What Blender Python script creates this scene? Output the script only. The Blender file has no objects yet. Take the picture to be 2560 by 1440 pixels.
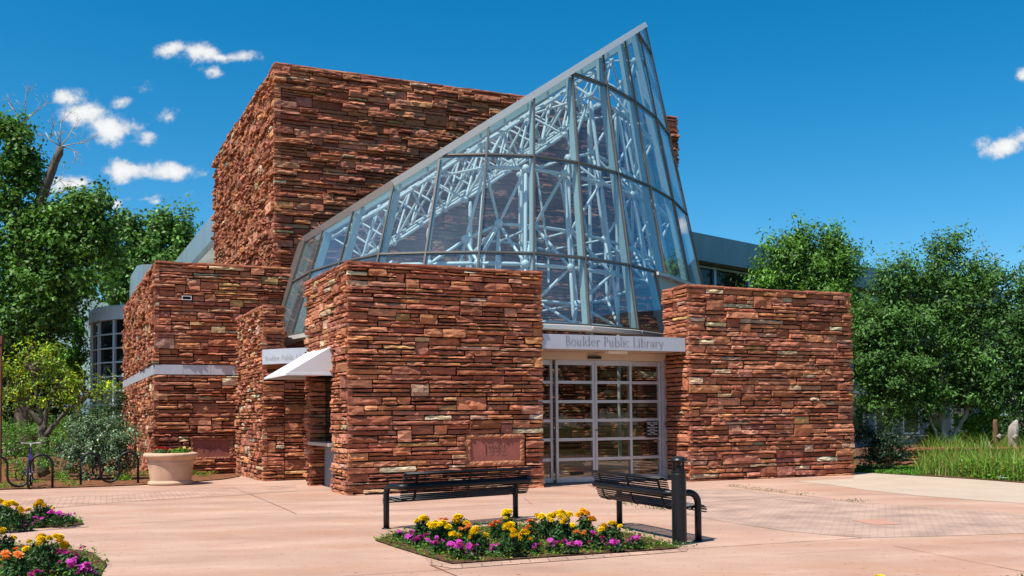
import bpy, math, random
import numpy as np
from math import radians, cos, sin, tan, pi, sqrt, atan2
from mathutils import Matrix, Vector

S = bpy.context.scene
COL = S.collection
RNG = np.random.default_rng(7)
random.seed(7)

# ---------------------------------------------------------------- camera
F = 2540.; HZ = 1042.; PIT = radians(2.0); ROLL = radians(-.52); YAW = radians(24.6); EYE = 1.55
CX = 1280.; CY = HZ - F * tan(PIT)
FWD = np.array([0, cos(PIT), sin(PIT)]); UPV = np.array([0, -sin(PIT), cos(PIT)]); RT = np.array([1., 0, 0])
R2 = cos(ROLL) * RT + sin(ROLL) * UPV; U2 = -sin(ROLL) * RT + cos(ROLL) * UPV
EYEP = np.array([0, 0, EYE])
UU = np.array([cos(YAW), sin(YAW), 0]); VV = np.array([-sin(YAW), cos(YAW), 0])

cam = bpy.data.cameras.new('camera'); camo = bpy.data.objects.new('camera', cam); COL.objects.link(camo)
cam.sensor_width = 36; cam.lens = 36 * F / 2560; cam.shift_y = (CY - 720) / 2560
cam.clip_end = 6000; cam.clip_start = .1
m = Matrix.Identity(4)
for i in range(3):
    m[i][0] = R2[i]; m[i][1] = U2[i]; m[i][2] = -FWD[i]; m[i][3] = EYEP[i]
camo.matrix_world = m
S.camera = camo

# ---------------------------------------------------------------- light
SUN_EL = radians(61); SUN_HEAD = YAW + radians(19)       # the light travels along this heading
sd = np.array([-cos(SUN_HEAD) * cos(SUN_EL), -sin(SUN_HEAD) * cos(SUN_EL), sin(SUN_EL)])
sun = bpy.data.lights.new('sun', 'SUN'); sun.energy = 5.0; sun.angle = radians(.53); sun.color = (1, .95, .87)
suno = bpy.data.objects.new('sun', sun); COL.objects.link(suno)
suno.rotation_euler = Vector(sd).to_track_quat('Z', 'Y').to_euler()
suno.location = (-20, -20, 40)

W = bpy.data.worlds.new('World'); S.world = W; W.use_nodes = True
S.view_settings.view_transform = 'Standard'; S.view_settings.look = 'None'
S.view_settings.exposure = 0.52; S.view_settings.gamma = 1; S.view_settings.use_curve_mapping = False
S.cycles.use_denoising = True
S.cycles.max_bounces = 8; S.cycles.diffuse_bounces = 3; S.cycles.glossy_bounces = 4
S.cycles.transparent_max_bounces = 24; S.cycles.transmission_bounces = 6
S.cycles.caustics_reflective = False; S.cycles.caustics_refractive = False
SKY = dict(strength=.10, sat=1.44, val=1.06)


def ray(x, y): return FWD + R2 * (x - CX) / F + U2 * (CY - y) / F
def G(x, y, z=0.):
    d = ray(x, y); return EYEP + d * ((z - EYE) / d[2])
def atD(x, y, D):
    d = ray(x, y); return EYEP + d * (D / d[1])
def UVZ(u, v, z=0.): return UU * u + VV * v + np.array([0, 0, z])
def uvz(p): return np.array([p @ UU, p @ VV, p[2]])


def build_world():
    nt = W.node_tree; N = nt.nodes; L = nt.links; N.clear()
    out = N.new('ShaderNodeOutputWorld'); bg = N.new('ShaderNodeBackground')
    sky = N.new('ShaderNodeTexSky'); sky.sky_type = 'NISHITA'; sky.sun_disc = False
    sky.sun_elevation = SUN_EL; sky.sun_rotation = atan2(sd[0], sd[1]); sky.altitude = 1600
    sky.air_density = 1.0; sky.dust_density = 1.8; sky.ozone_density = 3.0
    hs = N.new('ShaderNodeHueSaturation'); hs.inputs['Saturation'].default_value = SKY['sat']; hs.inputs['Value'].default_value = SKY['val']; hs.inputs['Hue'].default_value = .487
    L.new(sky.outputs[0], hs.inputs['Color'])
    tc = N.new('ShaderNodeTexCoord'); sp = N.new('ShaderNodeSeparateXYZ'); L.new(tc.outputs['Generated'], sp.inputs[0])
    def mth(op, a, b=None, c=None):
        n = N.new('ShaderNodeMath'); n.operation = op
        for i, v in enumerate((a, b, c)):
            if v is None: continue
            if isinstance(v, (int, float)): n.inputs[i].default_value = v
            else: L.new(v, n.inputs[i])
        return n.outputs[0]
    yy = mth('MAXIMUM', sp.outputs['Y'], .02)
    gx = mth('DIVIDE', sp.outputs['X'], yy); gz = mth('DIVIDE', sp.outputs['Z'], yy)
    cb = N.new('ShaderNodeCombineXYZ'); L.new(gx, cb.inputs[0]); L.new(gz, cb.inputs[1])
    # warp
    nz0 = N.new('ShaderNodeTexNoise'); nz0.inputs['Scale'].default_value = 22; nz0.inputs['Detail'].default_value = 4
    L.new(cb.outputs[0], nz0.inputs['Vector'])
    wv = N.new('ShaderNodeVectorMath'); wv.operation = 'MULTIPLY_ADD'; L.new(nz0.outputs['Color'], wv.inputs[0])
    wv.inputs[1].default_value = (.035, .022, 0); wv.inputs[2].default_value = (-.0175, -.011, 0)
    ad = N.new('ShaderNodeVectorMath'); ad.operation = 'ADD'; L.new(cb.outputs[0], ad.inputs[0]); L.new(wv.outputs[0], ad.inputs[1])
    clouds = [(425, 128, 50, 22, .9), (500, 135, 75, 26, 1), (570, 145, 70, 16, .75), (540, 175, 40, 16, .5),
              (175, 255, 45, 32, 1), (215, 285, 75, 38, 1), (285, 320, 75, 36, 1), (370, 340, 45, 18, .55), (310, 258, 40, 16, .55),
              (415, 295, 38, 20, .6), (325, 425, 80, 30, 1), (430, 435, 58, 24, 1), (510, 437, 45, 11, .45),
              (170, 455, 70, 26, .95), (355, 490, 45, 13, .45), (380, 500, 22, 11, .5), (300, 505, 20, 16, .8), (470, 485, 35, 8, .3),
              (2505, 368, 70, 28, .95), (2570, 350, 55, 30, 1), (2560, 185, 26, 26, .9), (375, 220, 30, 20, .22)]
    dens = None
    for (x, y, rx, ry, k) in clouds:
        d = ray(x, y); c = (d[0] / d[1], d[2] / d[1], 0)
        s = N.new('ShaderNodeVectorMath'); s.operation = 'SUBTRACT'; L.new(ad.outputs[0], s.inputs[0]); s.inputs[1].default_value = c
        q = N.new('ShaderNodeVectorMath'); q.operation = 'MULTIPLY'; L.new(s.outputs[0], q.inputs[0])
        q.inputs[1].default_value = (F / rx / 1.25, F / ry / 1.25, 0)
        ln = N.new('ShaderNodeVectorMath'); ln.operation = 'LENGTH'; L.new(q.outputs[0], ln.inputs[0])
        v = mth('MULTIPLY_ADD', ln.outputs['Value'], -k, k)
        dens = v if dens is None else mth('SMOOTH_MAX', dens, v, .12)
    nz = N.new('ShaderNodeTexNoise'); nz.inputs['Scale'].default_value = 42; nz.inputs['Detail'].default_value = 8; nz.inputs['Roughness'].default_value = .62
    L.new(cb.outputs[0], nz.inputs['Vector'])
    nn = mth('MULTIPLY_ADD', nz.outputs[0], 1.9, -1.0)
    dd = mth('ADD', dens, nn)
    mr = N.new('ShaderNodeMapRange'); mr.interpolation_type = 'SMOOTHERSTEP'; mr.inputs['From Min'].default_value = 0.0; mr.inputs['From Max'].default_value = .8
    L.new(dd, mr.inputs['Value'])
    front = mth('GREATER_THAN', sp.outputs['Y'], .05)
    fac = mth('MULTIPLY', mr.outputs[0], front)
    mx = N.new('ShaderNodeMix'); mx.data_type = 'RGBA'; L.new(fac, mx.inputs['Factor']); L.new(hs.outputs[0], mx.inputs['A'])
    # cloud brightness: whiter where dense
    br = N.new('ShaderNodeMapRange'); br.inputs['From Min'].default_value = .2; br.inputs['From Max'].default_value = 1.0
    br.inputs['To Min'].default_value = 5.2; br.inputs['To Max'].default_value = 6.9; L.new(dd, br.inputs['Value'])
    cc = N.new('ShaderNodeCombineXYZ')
    L.new(mth('MULTIPLY', br.outputs[0], .96), cc.inputs[0]); L.new(mth('MULTIPLY', br.outputs[0], .98), cc.inputs[1]); L.new(br.outputs[0], cc.inputs[2])
    L.new(cc.outputs[0], mx.inputs['B'])
    L.new(mx.outputs['Result'], bg.inputs['Color']); bg.inputs['Strength'].default_value = SKY['strength']
    L.new(bg.outputs[0], out.inputs['Surface'])
build_world()

# ---------------------------------------------------------------- materials
MATS = {}
def new_mat(name):
    mt = bpy.data.materials.new(name); mt.use_nodes = True; mt.node_tree.nodes.clear(); MATS[name] = mt
    return mt, mt.node_tree.nodes, mt.node_tree.links

def pmat(name, base, rough=.6, spec=.4, metal=0., noise=None, bump=None, attr=False, stretch=(1, 1, 1), coord='Object', coat=0.):
    """noise=(scale, lo, hi) multiplies the base; bump=(scale, strength, distance); attr: base is the Col attribute"""
    mt, N, L = new_mat(name)
    o = N.new('ShaderNodeOutputMaterial'); b = N.new('ShaderNodeBsdfPrincipled'); L.new(b.outputs[0], o.inputs[0])
    b.inputs['Roughness'].default_value = rough; b.inputs['Specular IOR Level'].default_value = spec; b.inputs['Metallic'].default_value = metal
    b.inputs['Coat Weight'].default_value = coat
    b.inputs['Base Color'].default_value = (*base, 1)
    tc = N.new('ShaderNodeTexCoord'); mp = N.new('ShaderNodeMapping'); mp.inputs['Scale'].default_value = stretch
    L.new(tc.outputs[coord], mp.inputs[0])
    src = None
    if attr:
        a = N.new('ShaderNodeAttribute'); a.attribute_name = 'Col'; src = a.outputs['Color']
    if noise:
        n = N.new('ShaderNodeTexNoise'); n.inputs['Scale'].default_value = noise[0]; n.inputs['Detail'].default_value = 6; n.inputs['Roughness'].default_value = .65
        L.new(mp.outputs[0], n.inputs['Vector'])
        r = N.new('ShaderNodeMapRange'); r.inputs['From Min'].default_value = .3; r.inputs['From Max'].default_value = .7
        r.inputs['To Min'].default_value = noise[1]; r.inputs['To Max'].default_value = noise[2]; L.new(n.outputs[0], r.inputs['Value'])
        x = N.new('ShaderNodeMix'); x.data_type = 'RGBA'; x.blend_type = 'MULTIPLY'; x.inputs['Factor'].default_value = 1
        if src: L.new(src, x.inputs['A'])
        else: x.inputs['A'].default_value = (*base, 1)
        L.new(r.outputs[0], x.inputs['B']); src = x.outputs['Result']
    if src: L.new(src, b.inputs['Base Color'])
    if bump:
        n = N.new('ShaderNodeTexNoise'); n.inputs['Scale'].default_value = bump[0]; n.inputs['Detail'].default_value = 8; n.inputs['Roughness'].default_value = .7
        L.new(mp.outputs[0], n.inputs['Vector'])
        bp = N.new('ShaderNodeBump'); bp.inputs['Strength'].default_value = bump[1]; bp.inputs['Distance'].default_value = bump[2]
        L.new(n.outputs[0], bp.inputs['Height']); L.new(bp.outputs[0], b.inputs['Normal'])
    return mt

def leaf_mat(name, rough=.42, trans=.28, spec=.35):
    mt, N, L = new_mat(name)
    o = N.new('ShaderNodeOutputMaterial'); b = N.new('ShaderNodeBsdfPrincipled')
    b.inputs['Roughness'].default_value = rough; b.inputs['Specular IOR Level'].default_value = spec
    a = N.new('ShaderNodeAttribute'); a.attribute_name = 'Col'; L.new(a.outputs['Color'], b.inputs['Base Color'])
    t = N.new('ShaderNodeBsdfTranslucent')
    h = N.new('ShaderNodeMix'); h.data_type = 'RGBA'; h.blend_type = 'MULTIPLY'; h.inputs['Factor'].default_value = 1
    L.new(a.outputs['Color'], h.inputs['A']); h.inputs['B'].default_value = (1.5, 1.5, .6, 1); L.new(h.outputs['Result'], t.inputs['Color'])
    mx = N.new('ShaderNodeMixShader'); mx.inputs[0].default_value = trans
    L.new(b.outputs[0], mx.inputs[1]); L.new(t.outputs[0], mx.inputs[2]); L.new(mx.outputs[0], o.inputs[0])
    return mt

def glass_mat(name, tint, ior=1.7, base=.06, rcol=(.85, .93, 1.), dust=.0, gpow=2.6):
    mt, N, L = new_mat(name)
    o = N.new('ShaderNodeOutputMaterial'); tr = N.new('ShaderNodeBsdfTransparent'); tr.inputs[0].default_value = (*tint, 1)
    gl = N.new('ShaderNodeBsdfGlossy'); gl.inputs['Roughness'].default_value = .015; gl.inputs['Color'].default_value = (*rcol, 1)
    fr = N.new('ShaderNodeFresnel'); fr.inputs['IOR'].default_value = ior
    ge = N.new('ShaderNodeNewGeometry')
    # use the same curve on both sides of the pane
    lw = N.new('ShaderNodeLayerWeight'); lw.inputs['Blend'].default_value = .35
    p = N.new('ShaderNodeMath'); p.operation = 'POWER'; L.new(lw.outputs['Facing'], p.inputs[0]); p.inputs[1].default_value = gpow
    m1 = N.new('ShaderNodeMath'); m1.operation = 'MULTIPLY_ADD'; L.new(p.outputs[0], m1.inputs[0]); m1.inputs[1].default_value = 1 - base; m1.inputs[2].default_value = base
    m1.use_clamp = True
    mx = N.new('ShaderNodeMixShader'); L.new(m1.outputs[0], mx.inputs[0]); L.new(tr.outputs[0], mx.inputs[1]); L.new(gl.outputs[0], mx.inputs[2])
    df = N.new('ShaderNodeBsdfDiffuse'); df.inputs[0].default_value = (.72, .87, .95, 1)
    tcd = N.new('ShaderNodeTexCoord'); nd = N.new('ShaderNodeTexNoise'); nd.inputs['Scale'].default_value = 1.1; nd.inputs['Detail'].default_value = 5; L.new(tcd.outputs['Object'], nd.inputs['Vector'])
    dm = N.new('ShaderNodeMath'); dm.operation = 'MULTIPLY'; L.new(nd.outputs[0], dm.inputs[0]); dm.inputs[1].default_value = dust * 2
    m2 = N.new('ShaderNodeMixShader'); L.new(dm.outputs[0], m2.inputs[0]); L.new(mx.outputs[0], m2.inputs[1]); L.new(df.outputs[0], m2.inputs[2])
    L.new(m2.outputs[0], o.inputs[0])
    return mt

pmat('sandstone', (.33, .12, .07), .92, .15, attr=True, noise=(9, .72, 1.22), bump=(26, .55, .02))
pmat('mortar', (.05, .024, .017), .95, .1, noise=(14, .6, 1.3))
pmat('cap_stone', (.3, .13, .08), .92, .15, attr=True, noise=(7, .65, 1.25), bump=(20, .6, .02))
pmat('plaque_stone', (.30, .10, .075), .8, .2, noise=(5, .82, 1.15), bump=(18, .25, .008))
pmat('carved', (.62, .36, .28), .8, .2)  # painted lit edge of the cut digits
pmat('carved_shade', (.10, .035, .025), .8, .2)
pmat('concrete_pink', (.50, .27, .185), .85, .2, noise=(.9, .88, 1.1), bump=(60, .15, .004))
pmat('tile_pink', (.44, .235, .175), .85, .2, noise=(3, .85, 1.1))
pmat('joint_dark', (.22, .09, .06), .95, .1, noise=(3, .5, 1.6))
pmat('zinc', (.34, .42, .44), .42, .5, metal=.55, noise=(1.2, .85, 1.12), stretch=(1, 1, .15))
pmat('bay_paint', (.58, .66, .69), .45, .4, noise=(2, .92, 1.05))
pmat('zinc_dark', (.20, .26, .28), .45, .5, metal=.4, noise=(1.5, .8, 1.15), stretch=(1, 1, .2))
pmat('steel_brushed', (.56, .55, .60), .42, .5, metal=.35, noise=(2, .93, 1.06))
pmat('alu', (.52, .50, .52), .38, .5, metal=.45, noise=(4, .92, 1.06))
pmat('alu_light', (.70, .69, .67), .4, .5, metal=.25)
pmat('beige_paint', (.52, .42, .34), .6, .3, noise=(3, .93, 1.05))
pmat('cream', (.74, .70, .62), .7, .3, noise=(2, .95, 1.04))
pmat('bronze', (.17, .145, .125), .42, .5, metal=.5)
pmat('fin_paint', (.46, .56, .53), .45, .4, noise=(5, .95, 1.05))
pmat('truss_paint', (.78, .82, .80), .38, .45)
pmat('awning_cloth', (.66, .66, .68), .85, .2, noise=(3, .95, 1.03))
pmat('black_metal', (.006, .006, .008), .42, .35, noise=(30, .7, 1.5))
pmat('black_plastic', (.01, .01, .011), .5, .4)
pmat('letter_shade', (.21, .20, .23), .6, .3)  # dark tone stands in for the shade inside engraved strokes
pmat('terracotta_pot', (.58, .375, .25), .8, .25, noise=(2.6, .72, 1.12), bump=(30, .2, .006))
pmat('soil', (.13, .065, .04), .98, .1, noise=(7, .4, 1.5), bump=(22, .9, .05))
pmat('mulch', (.20, .085, .042), .98, .1, noise=(9, .35, 1.7), bump=(26, 1., .05))
pmat('grass_ground', (.085, .115, .035), .98, .1, noise=(2.2, .55, 1.4), bump=(14, .8, .05))
pmat('bark', (.13, .10, .075), .95, .1, noise=(6, .5, 1.4), bump=(12, .8, .03), stretch=(1, 1, .3))
pmat('bark_pale', (.40, .34, .28), .9, .1, noise=(6, .6, 1.3), bump=(12, .6, .02), stretch=(1, 1, .3))
pmat('wood_grey', (.36, .31, .27), .9, .1, noise=(5, .45, 1.35), bump=(16, .7, .02), stretch=(1, 1, .15))
pmat('wood_brown', (.16, .09, .05), .85, .2, noise=(5, .6, 1.3), stretch=(1, 1, .2))
pmat('rust', (.12, .05, .03), .8, .2, noise=(8, .6, 1.4))
pmat('picket', (.26, .24, .21), .8, .2)
pmat('concrete_grey', (.48, .46, .42), .85, .2, noise=(3, .85, 1.1))
pmat('siding', (.22, .24, .27), .7, .3, noise=(1.5, .92, 1.05))
pmat('floor_tile', (.34, .19, .13), .5, .4, noise=(2, .9, 1.08))
pmat('white_litter', (.85, .85, .85), .7, .3)
pmat('tyre', (.02, .02, .02), .8, .2)
pmat('bike_paint', (.05, .03, .22), .3, .5, coat=.4)
pmat('hill_haze', (.12, .17, .17), .95, .05, noise=(.06, .6, 1.5))  # bluish tone stands in for distance haze
pmat('interior_dark', (.03, .028, .027), .9, .1)
pmat('lamp_glass', (.7, .7, .68), .5, .4)
pmat('blossom', (.8, .5, .02), .75, .1, attr=True)
leaf_mat('leaf', .45, .26, .22); leaf_mat('leaf_gloss', .38, .2, .4); leaf_mat('grass', .5, .3, .25)
leaf_mat('petal', .6, .3, .2)
glass_mat('atrium_glass', (.76, .89, .93), base=.12, dust=.05, gpow=2.6)
glass_mat('roof_glass', (.50, .56, .58), base=.1)
glass_mat('door_glass', (.86, .83, .79), base=.035)
def dark_glass(name, c, base):
    mt, N, L = new_mat(name)
    o = N.new('ShaderNodeOutputMaterial'); b = N.new('ShaderNodeBsdfPrincipled'); L.new(b.outputs[0], o.inputs[0])
    b.inputs['Base Color'].default_value = (*c, 1); b.inputs['Roughness'].default_value = .03; b.inputs['Specular IOR Level'].default_value = base
    return mt
dark_glass('window_glass', (.010, .013, .014), .3)

# ---------------------------------------------------------------- mesh helpers
def link_mesh(name, V, FA, mat, parent=None, col=None, smooth=False, mats=None, midx=None):
    me = bpy.data.meshes.new(name)
    V = np.asarray(V, float)
    if isinstance(FA, np.ndarray):
        n, k = FA.shape
        me.vertices.add(len(V)); me.vertices.foreach_set('co', V.astype(np.float32).ravel())
        me.loops.add(n * k); me.loops.foreach_set('vertex_index', FA.astype(np.int32).ravel())
        me.polygons.add(n); me.polygons.foreach_set('loop_start', (np.arange(n) * k).astype(np.int32)); me.polygons.foreach_set('loop_total', np.full(n, k, np.int32))
        me.update(calc_edges=True)
    else:
        me.from_pydata([tuple(v) for v in V], [], FA); me.update()
    if col is not None:
        a = me.color_attributes.new('Col', 'FLOAT_COLOR', 'POINT')
        c = np.ones((len(V), 4), np.float32); c[:, :3] = np.asarray(col); a.data.foreach_set('color', c.ravel())
    if smooth:
        me.polygons.foreach_set('use_smooth', np.ones(len(me.polygons), bool))
    for q in (mats or [mat]): me.materials.append(MATS[q])
    if midx is not None: me.polygons.foreach_set('material_index', np.asarray(midx, np.int32))
    ob = bpy.data.objects.new(name, me); COL.objects.link(ob)
    if parent: ob.parent = parent
    return ob

def tag(o, label=None, cat=None, group=None, kind=None):
    if label: o['label'] = label
    if cat: o['category'] = cat
    if group: o['group'] = group
    if kind: o['kind'] = kind
    return o

def thing(name, label, cat, loc, rz=0., group=None):
    o = bpy.data.objects.new(name, None); COL.objects.link(o); o.location = tuple(loc); o.rotation_euler = (0, 0, rz)
    o.empty_display_size = .2
    return tag(o, label, cat, group)

class MB:
    def __init__(s, off=(0, 0, 0)): s.v = []; s.f = []; s.c = []; s.off = np.array(off, float); s.n = 0
    def add(s, V, Fc, col=None):
        V = np.asarray(V, float) - s.off
        s.v.append(V); s.f += [tuple(i + s.n for i in f) for f in Fc]; s.n += len(V)
        if col is not None: s.c.append(np.tile(np.asarray(col, float), (len(V), 1)))
    def box(s, a, b, col=None):
        (x0, y0, z0), (x1, y1, z1) = a, b
        s.add([(x0, y0, z0), (x1, y0, z0), (x1, y1, z0), (x0, y1, z0), (x0, y0, z1), (x1, y0, z1), (x1, y1, z1), (x0, y1, z1)],
              [(0, 3, 2, 1), (4, 5, 6, 7), (0, 1, 5, 4), (1, 2, 6, 5), (2, 3, 7, 6), (3, 0, 4, 7)], col)
    def prism(s, poly, z0, z1, col=None):
        n = len(poly); V = [(x, y, z0) for x, y in poly] + [(x, y, z1) for x, y in poly]
        s.add(V, [tuple(range(n - 1, -1, -1)), tuple(range(n, 2 * n))] + [(i, (i + 1) % n, n + (i + 1) % n, n + i) for i in range(n)], col)
    def beam(s, p, q, w, h, up=(0, 0, 1), col=None):
        p = np.asarray(p, float); q = np.asarray(q, float); d = q - p; d /= np.linalg.norm(d)
        up = np.asarray(up, float); x = np.cross(d, up); nx = np.linalg.norm(x)
        if nx < 1e-6: x = np.array([1., 0, 0])
        else: x /= nx
        y = np.cross(x, d)
        V = []
        for c in (p, q):
            for a, b in ((-1, -1), (1, -1), (1, 1), (-1, 1)): V.append(c + x * a * w / 2 + y * b * h / 2)
        s.add(V, [(0, 1, 2, 3), (7, 6, 5, 4), (0, 4, 5, 1), (1, 5, 6, 2), (2, 6, 7, 3), (3, 7, 4, 0)], col)
    def tube(s, pts, r, n=8, cap=True, col=None):
        P = np.asarray(pts, float); m = len(P); r = np.full(m, r, float) if np.isscalar(r) else np.asarray(r, float)
        T = np.gradient(P, axis=0); T /= np.linalg.norm(T, axis=1)[:, None] + 1e-12
        ref = np.array([0, 0, 1.]) if abs(T[0][2]) < .9 else np.array([1., 0, 0])
        a = np.cross(T[0], ref); a /= np.linalg.norm(a); V = []
        for i in range(m):
            a = a - T[i] * (a @ T[i]); a /= np.linalg.norm(a); b = np.cross(T[i], a)
            for k in range(n):
                t = 2 * pi * k / n; V.append(P[i] + r[i] * (cos(t) * a + sin(t) * b))
        Fc = [(i * n + k, i * n + (k + 1) % n, (i + 1) * n + (k + 1) % n, (i + 1) * n + k) for i in range(m - 1) for k in range(n)]
        if cap: Fc += [tuple(range(n - 1, -1, -1)), tuple((m - 1) * n + k for k in range(n))]
        s.add(V, Fc, col)
    def lathe(s, prof, n=32, c=(0, 0, 0), sx=1., sy=1., col=None):
        V = []; c = np.asarray(c, float)
        for r, z in prof:
            for k in range(n): V.append(c + np.array([r * sx * cos(2 * pi * k / n), r * sy * sin(2 * pi * k / n), z]))
        m = len(prof)
        Fc = [(i * n + k, i * n + (k + 1) % n, (i + 1) * n + (k + 1) % n, (i + 1) * n + k) for i in range(m - 1) for k in range(n)]
        Fc += [tuple(range(n - 1, -1, -1)), tuple((m - 1) * n + k for k in range(n))]
        s.add(V, Fc, col)
    def ball(s, c, r, n=10, k=6, sz=1.):
        s.lathe([(max(r * sin(pi * i / k), 1e-4), -r * sz * cos(pi * i / k)) for i in range(k + 1)], n, c)
    def build(s, name, mat, parent=None, smooth=False, mats=None):
        V = np.concatenate(s.v) if s.v else np.zeros((0, 3))
        col = np.concatenate(s.c) if s.c else None
        return link_mesh(name, V, s.f, mat, parent, col, smooth)

def arcpts(c, r, a0, a1, n, ex, ey):
    c = np.asarray(c, float); ex = np.asarray(ex, float); ey = np.asarray(ey, float)
    return [c + r * (cos(t) * ex + sin(t) * ey) for t in np.linspace(a0, a1, n)]

def clip(poly, n, c):
    """keep the part of a 3-D polygon where n.p <= c"""
    out = []
    for i in range(len(poly)):
        a, b = poly[i], poly[(i + 1) % len(poly)]; da, db = n @ a - c, n @ b - c
        if da <= 1e-9: out.append(a)
        if (da < -1e-9 and db > 1e-9) or (da > 1e-9 and db < -1e-9): out.append(a + (b - a) * da / (da - db))
    return out

# ---------------------------------------------------------------- setting: ground
def flat_sheet(name, pts, z, mat, label=None, kind='structure'):
    V = [(p[0], p[1], z) for p in pts]
    o = link_mesh(name, V, [tuple(range(len(V)))], mat); o['kind'] = kind
    if label: o['label'] = label
    return o

def concrete_material():
    mt, N, L = new_mat('plaza')
    o = N.new('ShaderNodeOutputMaterial'); b = N.new('ShaderNodeBsdfPrincipled'); L.new(b.outputs[0], o.inputs[0]); b.inputs['Roughness'].default_value = .8; b.inputs['Specular IOR Level'].default_value = .25
    tc = N.new('ShaderNodeTexCoord')
    def noise(sc, det=5, vec=None, ro=.6):
        n = N.new('ShaderNodeTexNoise'); n.inputs['Scale'].default_value = sc; n.inputs['Detail'].default_value = det; n.inputs['Roughness'].default_value = ro
        L.new(vec or tc.outputs['Object'], n.inputs['Vector']); return n.outputs[0]
    mp = N.new('ShaderNodeMapping'); mp.inputs['Scale'].default_value = (.45, 1, 1); mp.inputs['Rotation'].default_value = (0, 0, -.45); L.new(tc.outputs['Object'], mp.inputs[0])
    r1 = N.new('ShaderNodeValToRGB'); r1.color_ramp.elements[0].position = .3; r1.color_ramp.elements[0].color = (.335, .20, .145, 1)
    r1.color_ramp.elements[1].position = .72; r1.color_ramp.elements[1].color = (.52, .34, .255, 1)
    L.new(noise(.9, 6, mp.outputs[0]), r1.inputs[0])
    # dark and pale stains
    st = N.new('ShaderNodeMapRange'); st.inputs['From Min'].default_value = .50; st.inputs['From Max'].default_value = .72; L.new(noise(.55, 8, mp.outputs[0], .7), st.inputs['Value'])
    mx = N.new('ShaderNodeMix'); mx.data_type = 'RGBA'; L.new(st.outputs[0], mx.inputs['Factor']); L.new(r1.outputs[0], mx.inputs['A']); mx.inputs['B'].default_value = (.39, .20, .125, 1)
    sp = N.new('ShaderNodeMapRange'); sp.inputs['From Min'].default_value = .3; sp.inputs['From Max'].default_value = .7; sp.inputs['To Min'].default_value = .86; sp.inputs['To Max'].default_value = 1.1
    L.new(noise(55, 4), sp.inputs['Value'])
    m2 = N.new('ShaderNodeMix'); m2.data_type = 'RGBA'; m2.blend_type = 'MULTIPLY'; m2.inputs['Factor'].default_value = 1; L.new(mx.outputs['Result'], m2.inputs['A']); L.new(sp.outputs[0], m2.inputs['B'])
    dk = N.new('ShaderNodeMapRange'); dk.inputs['From Min'].default_value = .665; dk.inputs['From Max'].default_value = .70; L.new(noise(13, 3, None, .5), dk.inputs['Value'])
    m3 = N.new('ShaderNodeMix'); m3.data_type = 'RGBA'; L.new(dk.outputs[0], m3.inputs['Factor']); L.new(m2.outputs['Result'], m3.inputs['A']); m3.inputs['B'].default_value = (.20, .10, .07, 1)
    L.new(m3.outputs['Result'], b.inputs['Base Color'])
    bp = N.new('ShaderNodeBump'); bp.inputs['Strength'].default_value = .2; bp.inputs['Distance'].default_value = .006; L.new(noise(45, 6), bp.inputs['Height']); L.new(bp.outputs[0], b.inputs['Normal'])
concrete_material()

def brick_material(name, c1, c2, mortar, bw, bh, rot, patches=.0):
    mt, N, L = new_mat(name)
    o = N.new('ShaderNodeOutputMaterial'); b = N.new('ShaderNodeBsdfPrincipled'); L.new(b.outputs[0], o.inputs[0]); b.inputs['Roughness'].default_value = .88
    tc = N.new('ShaderNodeTexCoord'); mp = N.new('ShaderNodeMapping'); mp.inputs['Rotation'].default_value = (0, 0, rot); L.new(tc.outputs['Object'], mp.inputs[0])
    br = N.new('ShaderNodeTexBrick'); br.inputs['Scale'].default_value = 1; br.inputs['Brick Width'].default_value = bw; br.inputs['Row Height'].default_value = bh
    br.inputs['Mortar Size'].default_value = .007; br.inputs['Color1'].default_value = (*c1, 1); br.inputs['Color2'].default_value = (*c2, 1); br.inputs['Mortar'].default_value = (*mortar, 1)
    L.new(mp.outputs[0], br.inputs['Vector'])
    n = N.new('ShaderNodeTexNoise'); n.inputs['Scale'].default_value = 1.6; n.inputs['Detail'].default_value = 8; L.new(tc.outputs['Object'], n.inputs['Vector'])
    r = N.new('ShaderNodeMapRange'); r.inputs['From Min'].default_value = .3; r.inputs['From Max'].default_value = .7; r.inputs['To Min'].default_value = .68; r.inputs['To Max'].default_value = 1.18; L.new(n.outputs[0], r.inputs['Value'])
    x = N.new('ShaderNodeMix'); x.data_type = 'RGBA'; x.blend_type = 'MULTIPLY'; x.inputs['Factor'].default_value = 1; L.new(br.outputs['Color'], x.inputs['A']); L.new(r.outputs[0], x.inputs['B'])
    L.new(x.outputs['Result'], b.inputs['Base Color'])
    bp = N.new('ShaderNodeBump'); bp.inputs['Strength'].default_value = .4; bp.inputs['Distance'].default_value = .01; L.new(br.outputs['Fac'], bp.inputs['Height']); bp.invert = True; L.new(bp.outputs[0], b.inputs['Normal'])
brick_material('pavers', (.49, .30, .22), (.42, .255, .185), (.22, .13, .10), .21, .105, -YAW + .05)
brick_material('pavers_grey', (.44, .295, .225), (.395, .26, .197), (.30, .19, .145), .2, .1, .35)
brick_material('edging', (.46, .28, .20), (.40, .25, .18), (.2, .12, .09), .21, .40, -.08)
pmat('beige_slab', (.44, .345, .262), .85, .2, noise=(1.2, .9, 1.08), bump=(50, .15, .004))

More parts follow.
